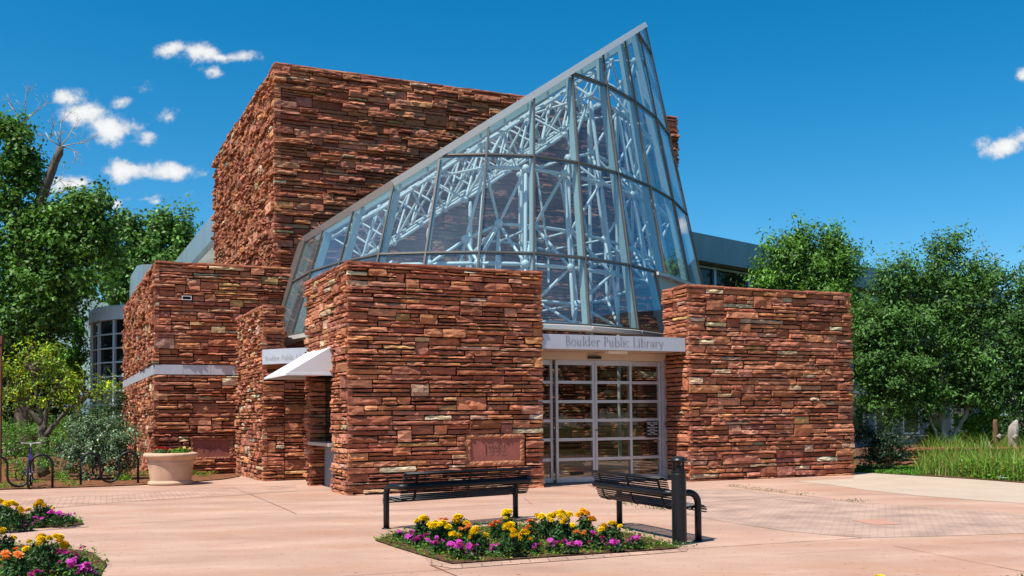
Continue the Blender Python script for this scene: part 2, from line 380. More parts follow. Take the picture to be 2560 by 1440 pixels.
flat_sheet('ground', [(-900, -60), (900, -60), (900, 1500), (-900, 1500)], -.02, 'grass_ground')
far = lambda x, y: G(x, y)
plaza = [G(-900, 1228), G(0, 1225), G(200, 1219), G(340, 1214), G(480, 1206), G(560, 1199), G(600, 1192), UVZ(5, 30), UVZ(18.6, 30), UVZ(18.6, 20.6), G(2140, 1180), G(2300, 1190), G(2430, 1198), G(2560, 1208), G(2900, 1222), G(3600, 1250), (14, 0, 0), (14, -12, 0), (-14, -12, 0), (-14, 8, 0)]
flat_sheet('plaza', plaza, 0., 'plaza')
flat_sheet('beige_pavement', [G(x, y) for x, y in ((1985, 1203), (2133, 1197), (2141, 1180.5), (2300, 1190.5), (2430, 1198.5), (2560, 1208.5), (2800, 1218), (2800, 1285), (2560, 1259), (2420, 1249), (2290, 1239), (2170, 1226), (2080, 1213))], .004, 'beige_slab')
flat_sheet('paver_band', [G(x, y) for x, y in ((-300, 1262), (45, 1248), (300, 1236), (470, 1226), (600, 1217), (740, 1213), (742, 1228), (600, 1238), (480, 1244), (300, 1256), (130, 1271), (-300, 1300))], .004, 'pavers')
flat_sheet('paver_court', [G(x, y) for x, y in ((1735, 1226), (1830, 1222), (1960, 1238), (2110, 1254), (2260, 1266), (2600, 1287), (3000, 1300), (3000, 1340), (2560, 1334), (2340, 1341), (2160, 1345), (2060, 1337), (1960, 1327), (1850, 1311), (1765, 1296), (1700, 1284), (1690, 1252))], .004, 'pavers_grey')
flat_sheet('paver_tile', [G(x, y) for x, y in ((2205, 1297), (2250, 1312), (2190, 1314), (2130, 1302))], .008, 'tile_pink')
flat_sheet('door_threshold', [UVZ(9.9, 19.9), UVZ(13.62, 19.9), UVZ(13.62, 20.86), UVZ(9.9, 20.86)], .004, 'pavers')

jm = MB()
def joint(pts, w=.014, z=.0065):
    P = [G(x, y) for x, y in pts]
    for a, b in zip(P, P[1:]):
        d = b - a; d[2] = 0; L_ = np.linalg.norm(d); n = max(1, int(L_ / .35)); nn = np.array([-d[1], d[0], 0]) / L_
        for i in range(n):
            p = a + d * i / n; q = a + d * (i + 1) / n; ww = w * random.uniform(.55, 1.25)
            jm.add([(*(p - nn * ww / 2)[:2], z), (*(q - nn * ww / 2)[:2], z), (*(q + nn * ww / 2)[:2], z), (*(p + nn * ww / 2)[:2], z)], [(0, 1, 2, 3)])
for L_, w_ in (([(205, 1314), (700, 1291), (1000, 1276), (1290, 1260.5), (1500, 1251)], .016), ([(581, 1219), (660, 1250), (740, 1285)], .014), ([(1075, 1413), (1139, 1440), (1250, 1490)], .02),
           ([(860, 1441), (1085, 1427), (1140, 1422)], .012), ([(1700, 1374), (2153, 1346)], .018), ([(1757, 1257.5), (1915, 1246)], .022), ([(1918, 1246), (2039, 1259.5)], .026),
           ([(1811, 1214), (2163, 1259)], .02), ([(2234, 1365), (2429, 1405), (2560, 1430)], .012), ([(244, 1378), (420, 1371), (620, 1357)], .007), ([(130, 1272), (480, 1246), (620, 1237)], .012),
           ([(-100, 1258), (45, 1248), (300, 1235.5), (470, 1225.5)], .014), ([(1470, 1212), (1560, 1256)], .014), ([(1310, 1245), (1330, 1262)], .01), ([(840, 1262), (1100, 1245)], .006), ([(1800, 1395), (2560, 1352)], .006), ([(300, 1425), (700, 1405)], .006)):
    joint(L_, w_)
o = jm.build('expansion_joints', 'joint_dark'); o['kind'] = 'structure'

def mulch_bed(name, px, z, mat='mulch', bump=.05, kind='structure'):
    return flat_sheet(name, [G(x, y) for x, y in px], z, mat, kind=kind)
mulch_bed('mulch_ground', [(-900, 1227), (0, 1224), (200, 1218), (340, 1213), (480, 1205), (560, 1198), (600, 1191), (640, 1150), (560, 1120), (200, 1095), (-300, 1095)], .012)
mulch_bed('grassy_ground', [(2139, 1180), (2300, 1190), (2430, 1198), (2560, 1208), (2900, 1222), (3200, 1200), (2900, 1090), (2139, 1090)], .012, 'soil')
# far hillside behind the trees, its blue haze mixed into the base colour
hv = []; hf = []
for i in range(41):
    a = radians(62 + i * 2.6); X = 620 * cos(a); Y = 620 * sin(a)
    h = max(2, 74 * math.exp(-((i - 19) / 6.) ** 2) + 8 * sin(i * 1.3) + 5 * sin(i * 2.9))
    hv += [(X * .8, Y * .8, -3), (X, Y, h), (X * 1.4, Y * 1.4, h * .4)]
for i in range(40):
    for k in range(2): hf.append((i * 3 + k, i * 3 + k + 1, i * 3 + k + 4, i * 3 + k + 3))
hills = link_mesh('hills', hv, hf, 'hill_haze', smooth=True); hills['kind'] = 'structure'

# ---------------------------------------------------------------- stone walls
PAL = np.array([1.12, 1.08, 1.03]) * np.array([(.330, .125, .074), (.370, .140, .082), (.285, .100, .062), (.410, .165, .10), (.330, .135, .095), (.240, .082, .054), (.430, .185, .09), (.370, .155, .105), (.46, .215, .14)])
PW = np.array([.22, .2, .14, .1, .1, .09, .05, .06, .04])
BUFF = np.array([(.50, .35, .23), (.46, .30, .19), (.50, .40, .28), (.46, .26, .12), (.44, .25, .17)])

def stone_layout(wd, z0, z1, rng, holes, unit, lens):
    cw0 = .1; ncol = max(2, int(round(wd / cw0))); cw = wd / ncol
    cuts = sorted(set([z0, z1] + [h for q in holes for h in (q[2], q[3]) if z0 < h < z1]))
    rows = []
    for a, b in zip(cuts, cuts[1:]):
        hs = []
        while sum(hs) < b - a: hs.append(rng.uniform(*unit))
        k = (b - a) / sum(hs); z = a
        for h in hs: rows.append((z, h * k)); z += h * k
    nr = len(rows); occ = np.zeros((nr, ncol), bool)
    for (a0, a1, h0, h1) in holes:
        for r, (z, h) in enumerate(rows):
            if z + h / 2 > h0 and z + h / 2 < h1:
                occ[r, max(0, int(round(a0 / cw))):min(ncol, int(round(a1 / cw)))] = True
    out = []
    for r in range(nr):
        c = 0
        while c < ncol:
            if occ[r, c]: c += 1; continue
            e = c
            while e < ncol and not occ[r, e]: e += 1
            run = e - c; k = 1; p = rng.random()
            if p < .17: k = 2
            if p < .025: k = 3
            lo, hi = lens
            L_ = int(round(rng.triangular(lo, lo * 1.6, hi) / cw))
            if k > 1: L_ = min(L_, int(rng.integers(3, 11)))
            L_ = max(2, min(L_, run))
            if run - L_ < 2: L_ = run
            k = min(k, nr - r)
            while k > 1 and occ[r:r + k, c:c + L_].any(): k -= 1
            occ[r:r + k, c:c + L_] = True
            zt = rows[r + k - 1][0] + rows[r + k - 1][1]
            out.append((c * cw, (c + L_) * cw, rows[r][0], zt)); c += L_
    return out

def stone_face(mb, o, ax, nrm, wd, z0, z1, seed, prot=(0, .05), holes=(), unit=(.062, .122), lens=(.25, 1.25), rough=.015, back=.08, buff=.075, ext=(0., 0.)):
    """o: corner at the face's left foot, ax along the face, nrm outward; stones stand proud of the plane by prot"""
    rng = np.random.default_rng(seed)
    o = np.asarray(o, float); ax = np.asarray(ax, float); nrm = np.asarray(nrm, float)
    for (a0, a1, h0, h1) in stone_layout(wd, z0, z1, rng, holes, unit, lens):
        g = rng.uniform(.006, .016); j = rng.uniform(-.012, .012, 4)
        if a0 < .01: a0 -= ext[0]
        if a1 > wd - .01: a1 += ext[1]
        else: a1 += j[1]
        if a0 > .01: a0 += j[0]
        x0, x1, y0, y1 = a0 + g, a1 - g, h0 + g * .8, h1 - g * .8
        w, h = x1 - x0, y1 - y0
        if w < .04 or h < .02: continue
        nx = int(min(8, max(2, round(w / .12)))); ny = 2 if h < .13 else 3
        p = rng.uniform(*prot) if rng.random() < .85 else prot[1] * rng.uniform(.9, 1.3)
        bev = rng.uniform(.004, .02); tilt = rng.normal(0, .35, 2) * rough * 1.2
        gx, gy = np.meshgrid(np.linspace(0, 1, nx + 1), np.linspace(0, 1, ny + 1))
        d = p + rng.normal(0, rough * .75, gx.shape) + tilt[0] * (gx - .5) * 2 + tilt[1] * (gy - .5) * 2
        ed = (gx < .01) | (gx > .99) | (gy < .01) | (gy > .99)
        d[ed] -= bev
        X = x0 + gx * w + rng.normal(0, .009, gx.shape) * (1 - .4 * ed); Y = y0 + gy * h
        Y[(gy > .01) & (gy < .99)] += rng.normal(0, .006, int(((gy > .01) & (gy < .99)).sum()))
        top = gy > .99; bot = gy < .01
        Y[top] -= np.abs(rng.normal(0, .007, top.sum())); Y[bot] += np.abs(rng.normal(0, .005, bot.sum()))
        Vf = o + X[..., None] * ax + d[..., None] * nrm; Vf[..., 2] += Y
        Vf = Vf.reshape(-1, 3); W1 = nx + 1
        loop = [i for i in range(W1)] + [r * W1 + nx for r in range(1, ny + 1)] + [ny * W1 + i for i in range(nx - 1, -1, -1)] + [r * W1 for r in range(ny - 1, 0, -1)]
        lx = X.reshape(-1)[loop]; ly = Y.reshape(-1)[loop]
        Vb = o + lx[:, None] * ax - back * nrm; Vb[:, 2] += ly
        n0 = len(Vf); Fc = []
        for r in range(ny):
            for c in range(nx):
                i = r * W1 + c
                if (r + c) % 2: Fc += [(i, i + 1, i + W1 + 1), (i, i + W1 + 1, i + W1)]
                else: Fc += [(i, i + 1, i + W1), (i + 1, i + W1 + 1, i + W1)]
        nl = len(loop)
        Fc += [(loop[k], n0 + k, n0 + (k + 1) % nl, loop[(k + 1) % nl]) for k in range(nl)]
        c = BUFF[rng.integers(len(BUFF))] if rng.random() < buff else PAL[rng.choice(len(PAL), p=PW / PW.sum())]
        mb.add(np.concatenate([Vf, Vb]), Fc, c * rng.uniform(.74, 1.34) * np.array([1, rng.uniform(.96, 1.12), rng.uniform(.88, 1.08)]))

def coping(mb, o, ax, nrm, wd, z, seed, depth=.3, th=(.06, .085), over=.03):
    rng = np.random.default_rng(seed); x = 0; o = np.asarray(o, float); ax = np.asarray(ax, float); nrm = np.asarray(nrm, float)
    x = -over
    while x < wd + over:
        L_ = min(rng.uniform(.5, 1.25), wd + over - x)
        if wd + over - x - L_ < .25: L_ = wd + over - x
        t = rng.uniform(*th); f = over + rng.uniform(-.015, .03); n = max(2, int(L_ / .15))
        V = []
        for i in range(n + 1):
            xx = x + .006 + (L_ - .012) * i / n; ff = f + rng.normal(0, .008)
            b = o + ax * xx
            for (dd, zz) in ((ff - .01, 0.), (ff + rng.normal(0, .006), t * .5), (ff - .012, t + rng.normal(0, .004)), (-depth, t), (-depth, 0)):
                q = b + nrm * dd; V.append((q[0], q[1], z + zz))
        Fc = [(i * 5 + k, (i + 1) * 5 + k, (i + 1) * 5 + (k + 1) % 5, i * 5 + (k + 1) % 5) for i in range(n) for k in range(5)]
        Fc += [(4, 3, 2, 1, 0), tuple(n * 5 + k for k in range(5))]
        mb.add(V, Fc, PAL[rng.choice(len(PAL), p=PW / PW.sum())] * rng.uniform(.75, 1.1))
        x += L_

LB0 = UVZ(10, 22, 0)
LIB = thing('library_building', 'red sandstone public library with slanted glass atrium and grey metal rear wings', 'library', LB0, YAW)
OFF = (10, 22, 0)
UX, VX = np.array([1., 0, 0]), np.array([0, 1., 0])
def poly_core(mb, poly, z0, z1): mb.prism(poly, z0, z1)

def block(name, label, faces, core, ztop, seed, **kw):
    """faces: (p0, p1, holes, kw) going with the outside on the right-hand side of p0->p1"""
    mb = MB(OFF); cp = MB(OFF); cm = MB(OFF)
    for i, (p0, p1, holes, k2) in enumerate(faces):
        p0 = np.array([*p0, 0.]); p1 = np.array([*p1, 0.]); d = p1 - p0; L_ = np.linalg.norm(d); ax = d / L_; nr = np.array([ax[1], -ax[0], 0])
        q = dict(kw); q.update(k2); z0 = q.pop('z0', -.03); z1 = q.pop('z1', ztop - .07); cop = q.pop('cop', True)
        stone_face(mb, p0, ax, nr, L_, z0, z1, seed + i * 17, holes=holes, **q)
        if cop: coping(cp, p0, ax, nr, L_, ztop - .07, seed + i * 17 + 5)
    cm.prism(core, -.05, ztop - .072)
    b = cm.build(name, 'mortar', LIB); b['label'] = label
    mb.build('stone_facing', 'sandstone', b); 
    if cp.v: cp.build('coping', 'cap_stone', b)
    return b

def inset(poly, d):
    out = []; n = len(poly)
    for i in range(n):
        a, b, c = np.array(poly[i - 1], float), np.array(poly[i], float), np.array(poly[(i + 1) % n], float)
        e1 = (b - a) / np.linalg.norm(b - a); e2 = (c - b) / np.linalg.norm(c - b)
        n1 = np.array([-e1[1], e1[0]]); n2 = np.array([-e2[1], e2[0]]); k = n1 + n2; k /= (1 + n1 @ n2)
        out.append(tuple(b + k * d))
    return out

# entrance block at the front (plaque and ticket niche)
Z1 = 4.74
PL = (8.04 - 5.52, 9.43 - 5.52, .49, 1.19)
fb_poly = [(5.52, 19.97), (9.86, 19.97), (9.86, 21.2), (8.2, 21.75), (6.35, 23.65), (5.52, 23.65)]
FBK = block('entrance_block', 'sandstone entrance block with carved date plaque and an awning on its side',
      [((5.52, 19.97), (9.86, 19.97), [PL], dict(ext=(.03, .02))), ((5.52, 23.65), (5.52, 19.97), [(.38, 2.42, -.1, 2.5)], dict(ext=(.0, .02))),
       ((9.86, 19.97), (9.86, 21.2), [], dict())],
      [(5.9, 20.03), (9.80, 20.03), (9.80, 21.15), (8.15, 21.68), (6.3, 23.58), (5.9, 23.58)], Z1, 11, prot=(.0, .07))
# jambs of the niche: solid either side, recessed back
nb = MB(OFF); nb.box((5.575, 20.03, -.05), (5.895, 21.2, Z1 - .075)); nb.box((5.575, 23.26, -.05), (5.895, 23.57, Z1 - .075)); nb.box((5.575, 21.21, 2.55), (5.895, 23.25, Z1 - .075))
nb.build('niche_wall', 'mortar', FBK)
nj = MB(OFF)
stone_face(nj, (5.5, 23.25, 0), UX, -VX, .42, -.03, 2.5, 301, prot=(0, .03))
stone_face(nj, (5.53, 21.25, 2.5), VX, np.array([0, 0, -1.]), 2.0, 0, .01, 302)
nj.build('niche_jamb', 'sandstone', FBK)
nk = MB(OFF); nk.box((5.86, 21.2, 1.02), (5.893, 23.2, 2.5)); nk.build('book_drop_window', 'window_glass', FBK)
nk = MB(OFF); nk.box((5.84, 21.2, 0), (5.893, 23.2, .95)); nk.build('book_drop_panel', 'siding', FBK)
nk = MB(OFF); nk.box((5.45, 21.3, .95), (5.90, 23.22, 1.02)); nk.build('counter_ledge', 'beige_paint', FBK)
# plaque
pq = MB(OFF); pq.box((8.17, 19.965, .62), (9.31, 20.04, 1.08)); pqo = pq.build('date_plaque', 'plaque_stone', FBK)
pf = MB(OFF)
def rough_bar(mb, a0, a1, h0, h1, v, seed, col, nrm=-VX, ax=UX, o=(0, 0, 0), prot=.03):
    rng = np.random.default_rng(seed); nx = max(3, int((a1 - a0) / .05)); ny = max(2, int((h1 - h0) / .035))
    gx, gy = np.meshgrid(np.linspace(0, 1, nx + 1), np.linspace(0, 1, ny + 1)); d = prot + rng.normal(0, .008, gx.shape)
    ed = (gx < .01) | (gx > .99) | (gy < .01) | (gy > .99); d[ed] -= .015
    P = np.asarray(o, float) + (a0 + gx * (a1 - a0))[..., None] * ax + d[..., None] * nrm + np.array([0, v, 0]) * 1.0; P[..., 2] += h0 + gy * (h1 - h0)
    V = P.reshape(-1, 3); W1 = nx + 1; Fc = [(r * W1 + c, r * W1 + c + 1, r * W1 + c + 1 + W1, r * W1 + c + W1) for r in range(ny) for c in range(nx)]
    loop = [i for i in range(W1)] + [r * W1 + nx for r in range(1, ny + 1)] + [ny * W1 + i for i in range(nx - 1, -1, -1)] + [r * W1 for r in range(ny - 1, 0, -1)]
    Vb = V[loop] - nrm * (prot + .06) ; n0 = len(V); nl = len(loop)
    Fc += [(loop[k], n0 + k, n0 + (k + 1) % nl, loop[(k + 1) % nl]) for k in range(nl)]
    mb.add(np.concatenate([V, Vb]), Fc, col)
c_ = (.40, .165, .088)
for i, (a, b, c, d) in enumerate(((8.05, 9.42, 1.085, 1.185), (8.05, 9.42, .5, .615), (8.05, 8.165, .62, 1.08), (9.315, 9.42, .62, 1.08))): rough_bar(pf, a, b, c, d, 19.97, 40 + i, c_)
pf.build('plaque_frame', 'cap_stone', pqo)

# right block
Z2 = 4.62
block('right_stone_block', 'battered sandstone block right of the entrance doors, without any plaque',
      [((13.67, 19.9), (18.62, 19.9), [], dict(ext=(.02, .02))), ((13.67, 20.95), (13.67, 19.9), [], dict(ext=(0, .02))), ((18.62, 19.9), (18.62, 25), [], dict())],
      [(13.72, 19.95), (18.57, 19.95), (18.57, 25), (16.9, 25), (13.72, 20.94)], Z2, 91, prot=(.0, .062), unit=(.066, .128))
# small block at the left
Z3 = 4.42
block('corner_stone_block', 'narrow pale sandstone pier behind the awning',
      [((4.93, 25.7), (5.44, 25.7), [], dict(ext=(.03, .0), buff=.09)), ((5.44, 25.7), (5.44, 29.6), [], dict(ext=(0, 0), z0=3.3)), ((4.93, 29.6), (4.93, 25.7), [], dict(ext=(0, .03), buff=.11))],
      [(5.0, 25.77), (5.37, 25.77), (5.37, 29.6), (5.0, 29.6)], Z3, 131, prot=(.0, .07), unit=(.065, .115), lens=(.2, .8))
block('side_entrance_wall', 'dark sandstone wall under the curved sign band', [((5.44, 25.72), (6.6, 25.72), [], dict(cop=False))], [(5.445, 25.79), (6.6, 25.79), (6.6, 26.4), (5.445, 26.4)], 3.0, 151, prot=(0, .07))
# low wing at the left with the metal band
Z4 = 5.97
lb_front = [(.95 - .03, 2.12, .44, 1.02), (.66, .96, 4.88, 5.04), (0, 9, 2.8, 3.1)]
LWG = block('low_stone_wing', 'low sandstone wing at the left with a grey metal band halfway up',
      [((2.73, 29.64), (6.5, 29.64), lb_front, dict(ext=(.06, 0), prot=(0, .09))), ((2.73, 42.3), (2.73, 29.64), [(0, 20, 2.8, 3.1)], dict(ext=(0, .06), prot=(-.02, .10), lens=(.25, .9), unit=(.07, .13)))],
      [(2.82, 29.73), (6.45, 29.73), (6.45, 42.3), (2.82, 42.3)], Z4, 171, prot=(.0, .10))
bd = MB(OFF)
xs = [2.70, 3.45, 4.2, 5.0, 5.8, 6.5]
for a, b in zip(xs, xs[1:]): bd.box((a + .004, 29.60, 2.815), (b - .004, 29.75, 3.085))
vs = np.linspace(29.76, 42.3, 12)
for a, b in zip(vs, vs[1:]): bd.box((2.68, a + .004, 2.815), (2.80, b - .004, 3.085))
bd.build('metal_band', 'steel_brushed', LWG)
vt = MB(OFF); vt.box((3.41, 29.54, 4.90), (3.67, 29.76, 4.92)); vt.box((3.41, 29.54, 5.0), (3.67, 29.76, 5.02)); vt.box((3.41, 29.54, 4.92), (3.43, 29.76, 5.0)); vt.box((3.65, 29.54, 4.92), (3.67, 29.76, 5.0))
vt.build('vent_frame', 'alu_light', LWG)
vt = MB(OFF); vt.box((3.43, 29.68, 4.92), (3.65, 29.74, 5.0)); vt.build('vent_hole', 'interior_dark', LWG)
pq2 = MB(OFF); pq2.box((3.75, 29.63, .5), (4.72, 29.76, .96)); pqo2 = pq2.build('date_plaque', 'plaque_stone', LWG)
pf2 = MB(OFF)
for i, (a, b, c, d) in enumerate(((3.66, 4.82, .965, 1.03), (3.66, 4.82, .43, .495), (3.66, 3.745, .5, .96), (4.725, 4.82, .5, .96))): rough_bar(pf2, a, b, c, d, 29.63, 50 + i, (.36, .15, .09))
pf2.build('plaque_frame', 'cap_stone', pqo2)
# the tall tower
Z5 = 12.18
block('stone_tower', 'tall sandstone tower of deeply jutting stones behind the glass atrium',
      [((6.15, 30.14), (20.32, 30.14), [], dict(ext=(.08, .08), prot=(-.02, .13))), ((6.15, 42.3), (6.15, 30.14), [], dict(ext=(0, .08), z0=5.6, prot=(-.02, .115), lens=(.25, 1.0), unit=(.075, .14)))],
      [(6.25, 30.24), (20.22, 30.24), (20.22, 42.3), (6.25, 42.3)], Z5, 211, unit=(.07, .135), lens=(.3, 1.3), rough=.016, back=.12, buff=.035)

# ---------------------------------------------------------------- lettering
def glyphs():
    def arc(cx, cy, rx, ry, a0, a1, w=.07, n=14): return ([(cx + rx * cos(radians(t)), cy + ry * sin(radians(t))) for t in np.linspace(a0, a1, n)], w)
    def ln(*p, w=.06): return (list(p), w)
    def stem(x, y0, y1, ser=True):
        o = [ln((x, y0), (x, y1), w=.11)]
        if ser: o += [ln((x - .12, y0), (x + .12, y0), w=.045), ln((x - .12, y1 - .01), (x + .03, y1), w=.045)]
        return o
    g = {}
    g['B'] = (stem(.15, 0, 1) + [arc(.15, .755, .33, .235, -90, 90), arc(.15, .265, .40, .265, -90, 90)], .72)
    g['o'] = ([arc(.3, .31, .27, .31, 0, 360)], .68)
    g['u'] = ([ln((.13, .62), (.13, .2), w=.1), arc(.31, .2, .18, .2, 180, 360), ln((.49, 0), (.49, .62), w=.1), ln((.45, 0), (.6, 0), w=.045)], .72)
    g['l'] = (stem(.14, 0, 1), .34)
    g['d'] = ([arc(.28, .31, .25, .31, 0, 360)] + stem(.52, 0, 1), .76)
    g['e'] = ([arc(.29, .31, .25, .31, 8, 320), ln((.05, .34), (.53, .36), w=.05)], .64)
    g['r'] = (stem(.14, 0, .62) + [arc(.33, .36, .2, .25, 30, 160)], .54)
    g['P'] = (stem(.15, 0, 1) + [arc(.15, .73, .36, .265, -90, 90)], .66)
    g['b'] = (stem(.13, 0, 1) + [arc(.36, .31, .25, .31, 0, 360)], .74)
    g['i'] = (stem(.14, 0, .62) + [ln((.14, .82), (.14, .9), w=.1)], .34)
    g['c'] = ([arc(.3, .31, .26, .31, 50, 315)], .58)
    g['L'] = (stem(.15, 0, 1) + [ln((.15, .01), (.58, .01)), ln((.58, 0), (.6, .16), w=.05)], .68)
    g['a'] = ([arc(.24, .18, .19, .18, 0, 360), ln((.45, 0), (.45, .42), w=.09), arc(.27, .42, .18, .19, 0, 150), ln((.45, 0), (.56, 0), w=.045)], .62)
    g['y'] = ([ln((.06, .62), (.3, .03), w=.09), ln((.54, .62), (.16, -.3)), ln((0, .62), (.16, .62), w=.045), ln((.44, .62), (.62, .62), w=.045)], .62)
    g[' '] = ([], .42)
    g['1'] = (stem(.2, 0, 1), .5)
    g['9'] = ([arc(.3, .7, .23, .28, 0, 360), arc(.05, .72, .48, .72, -85, 0)], .68)
    g['2'] = ([arc(.27, .72, .23, .28, 165, -35), ln((.46, .56), (.06, .02)), ln((.05, .03), (.55, .03), w=.08)], .64)
    return g
GL = glyphs()
def text_width(t): return sum(GL[c][1] for c in t)
def lettering(t, place, size, proud=.004):
    """place(s, h, d) -> uvz point at s metres along, h up, d proud"""
    mb = MB(OFF); x = 0; k = 0
    for ch in t:
        st, adv = GL[ch]
        for pts, w in st:
            P = np.array(pts, float); P[:, 0] += x; T = np.gradient(P, axis=0); T /= np.linalg.norm(T, axis=1)[:, None]; Nn = np.stack([-T[:, 1], T[:, 0]], 1)
            d = proud + (k % 7) * .0004; k += 1; V = []
            # thick verticals and thin horizontals, as a cut serif face
            ww = w * (.45 + .45 * np.abs(T[:, 1]))
            for i in range(len(P)):
                a = P[i] + Nn[i] * ww[i] / 2; b = P[i] - Nn[i] * ww[i] / 2
                V += [place(a[0] * size, a[1] * size, d), place(b[0] * size, b[1] * size, d)]
            mb.add(V, [(2 * i, 2 * i + 1, 2 * i + 3, 2 * i + 2) for i in range(len(P) - 1)])
        x += adv
    return mb
WORDS = 'Boulder Public Library'
# ---------------------------------------------------------------- entrance
ENT = MB(OFF); ENT.box((9.88, 19.98, 3.045), (13.64, 20.2, 3.37)); SGN = ENT.build('sign_fascia', 'steel_brushed', LIB)
sz = 2.57 / text_width(WORDS)
hs_ = sz * 1.0
lettering(WORDS, lambda s, h, d: (10.46 + s, 19.98 - d, 3.125 + h * 1.05), sz).build('lettering', 'letter_shade', SGN)  # engraving shade painted as flat dark strokes
lettering(WORDS, lambda s, h, d: (10.46 + s + .006, 19.98 - d + .0025, 3.125 + h * 1.05 - .007), sz).build('lettering_lit_edge', 'alu_light', SGN)  # pale offset copy paints the sunlit rim of the strokes
e = MB(OFF); e.box((9.88, 20.21, 3.05), (13.64, 21.9, 3.1)); e.build('soffit', 'beige_paint', SGN)
e = MB(OFF); e.box((9.87, 20.86, 2.86), (13.66, 21.0, 3.045)); e.build('door_header', 'beige_paint', LIB)
e = MB(OFF); e.box((11.5, 20.78, 2.89), (11.83, 20.855, 2.95)); e.build('door_sensor', 'black_plastic', LIB)
e = MB(OFF); e.prism([(11.75, 20.3), (12.25, 20.3), (12.3, 20.4), (12.25, 20.5), (11.75, 20.5), (11.7, 20.4)], 2.99, 3.045); e.build('soffit_light', 'lamp_glass', LIB)
# sliding doors : stiles, rails and panes
rows = [.13, .55, 1.01, 1.45, 1.89, 2.34, 2.80]
def leaf_door(name, u0, u1, v, label):
    d = MB(OFF)
    s = .035
    d.box((u0, v - s, .02), (u0 + .062, v + s, 2.855)); d.box((u1 - .062, v - s, .02), (u1, v + s, 2.855))
    for i, z in enumerate(rows):
        t = .034 if 0 < i < 6 else .06
        z0 = z - t; z1 = z + t
        if i == 0: z0, z1 = .02, .14
        if i == 6: z0, z1 = 2.74, 2.855
        d.box((u0 + .0622, v - s + .004, z0), (u1 - .0622, v + s - .004, z1))
    ob = d.build(name, 'alu', LIB)
    if label: ob['label'] = label
    for i in range(6):
        p = MB(OFF); p.box((u0 + .06, v + .004, rows[i]), (u1 - .06, v + .012, rows[i + 1])); p.build('door_pane', 'door_glass', ob)
    return ob
leaf_door('side_light', 9.9, 10.62, 20.98, 'fixed glazed panel at the left of the doors')
D1 = leaf_door('sliding_door', 10.66, 11.68, 20.90, 'left sliding door leaf')
D2 = leaf_door('sliding_door', 11.69, 12.70, 20.90, 'right sliding door leaf')
leaf_door('side_light', 12.66, 13.56, 20.985, 'fixed glazed panel with opening hours at the right')
e = MB(OFF); e.box((13.57, 20.84, 0), (13.66, 21.02, 2.86)); e.build('door_jamb', 'alu', LIB)
e = MB(OFF); e.tube([(11.72, 20.85, 1.22), (11.72, 20.86, 1.22)], .02, 10); e.build('door_lock', 'black_plastic', D2)
e = MB(OFF); e.box((11.0, 20.85, .19), (11.36, 20.864, .26)); e.build('floor_grille', 'black_plastic', D1)
hn = MB(OFF); hn.box((13.13, 20.93, 1.02), (13.47, 20.945, 1.42)); HN = hn.build('hours_notice', 'black_plastic', LIB)
def small_text(t, size, loc, mat, parent, name='lettering', bold=0.):
    cu = bpy.data.curves.new('txt', 'FONT'); cu.body = t; cu.size = size; cu.align_x = 'CENTER'; cu.space_line = 1.05; cu.offset = bold; cu.resolution_u = 2
    to = bpy.data.objects.new('txt', cu); me = bpy.data.meshes.new_from_object(to)
    ob = bpy.data.objects.new(name, me); COL.objects.link(ob); me.materials.clear(); me.materials.append(MATS[mat]); ob.parent = parent
    ob.rotation_euler = (pi / 2, 0, 0); ob.location = tuple(np.array(loc) - np.array(OFF))
    bpy.data.objects.remove(to); bpy.data.curves.remove(cu)
    return ob
small_text('Monday - Thursday\n9:00 am - 9:00 pm\nFriday\n10:00 am - 6:00 pm\nSaturday\n10:00 am - 6:00 pm\nSunday\n12:00 pm - 6:00 pm', .038, (13.30, 20.927, 1.37), 'alu_light', HN, bold=.001)
# the vestibule behind the doors: an inner stone pier, tiled floor
e = MB(OFF); e.box((9.9, 21.05, .006), (18.5, 30.0, .012)); e.build('hall_floor', 'floor_tile', LIB)
ip = MB(OFF); stone_face(ip, (11.15, 24.6, 0), UX, -VX, 2.3, 0, 5.2, 401, prot=(0, .05)); stone_face(ip, (11.15, 27, 0), -VX, -UX, 2.4, 0, 5.2, 402, prot=(0, .05))
e = MB(OFF); e.box((11.2, 24.66, 0), (13.4, 27, 5.2)); q = e.build('hall_pier', 'mortar', LIB); ip.build('stone_facing', 'sandstone', q)
# plaque dates: dark copy paints the cut's shade, pale one its lit edge
lettering('1992', lambda s, h, d: (8.48 + s, 19.965 - d, .755 + h), .205).build('carved_date_lit', 'carved', pqo)
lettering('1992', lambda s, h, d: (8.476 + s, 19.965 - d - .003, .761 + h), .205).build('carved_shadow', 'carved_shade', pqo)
lettering('1992', lambda s, h, d: (3.98 + s, 29.63 - d, .63 + h), .20).build('carved_date_lit', 'carved', pqo2)
lettering('1992', lambda s, h, d: (3.976 + s, 29.63 - d - .003, .636 + h), .20).build('carved_shadow', 'carved_shade', pqo2)
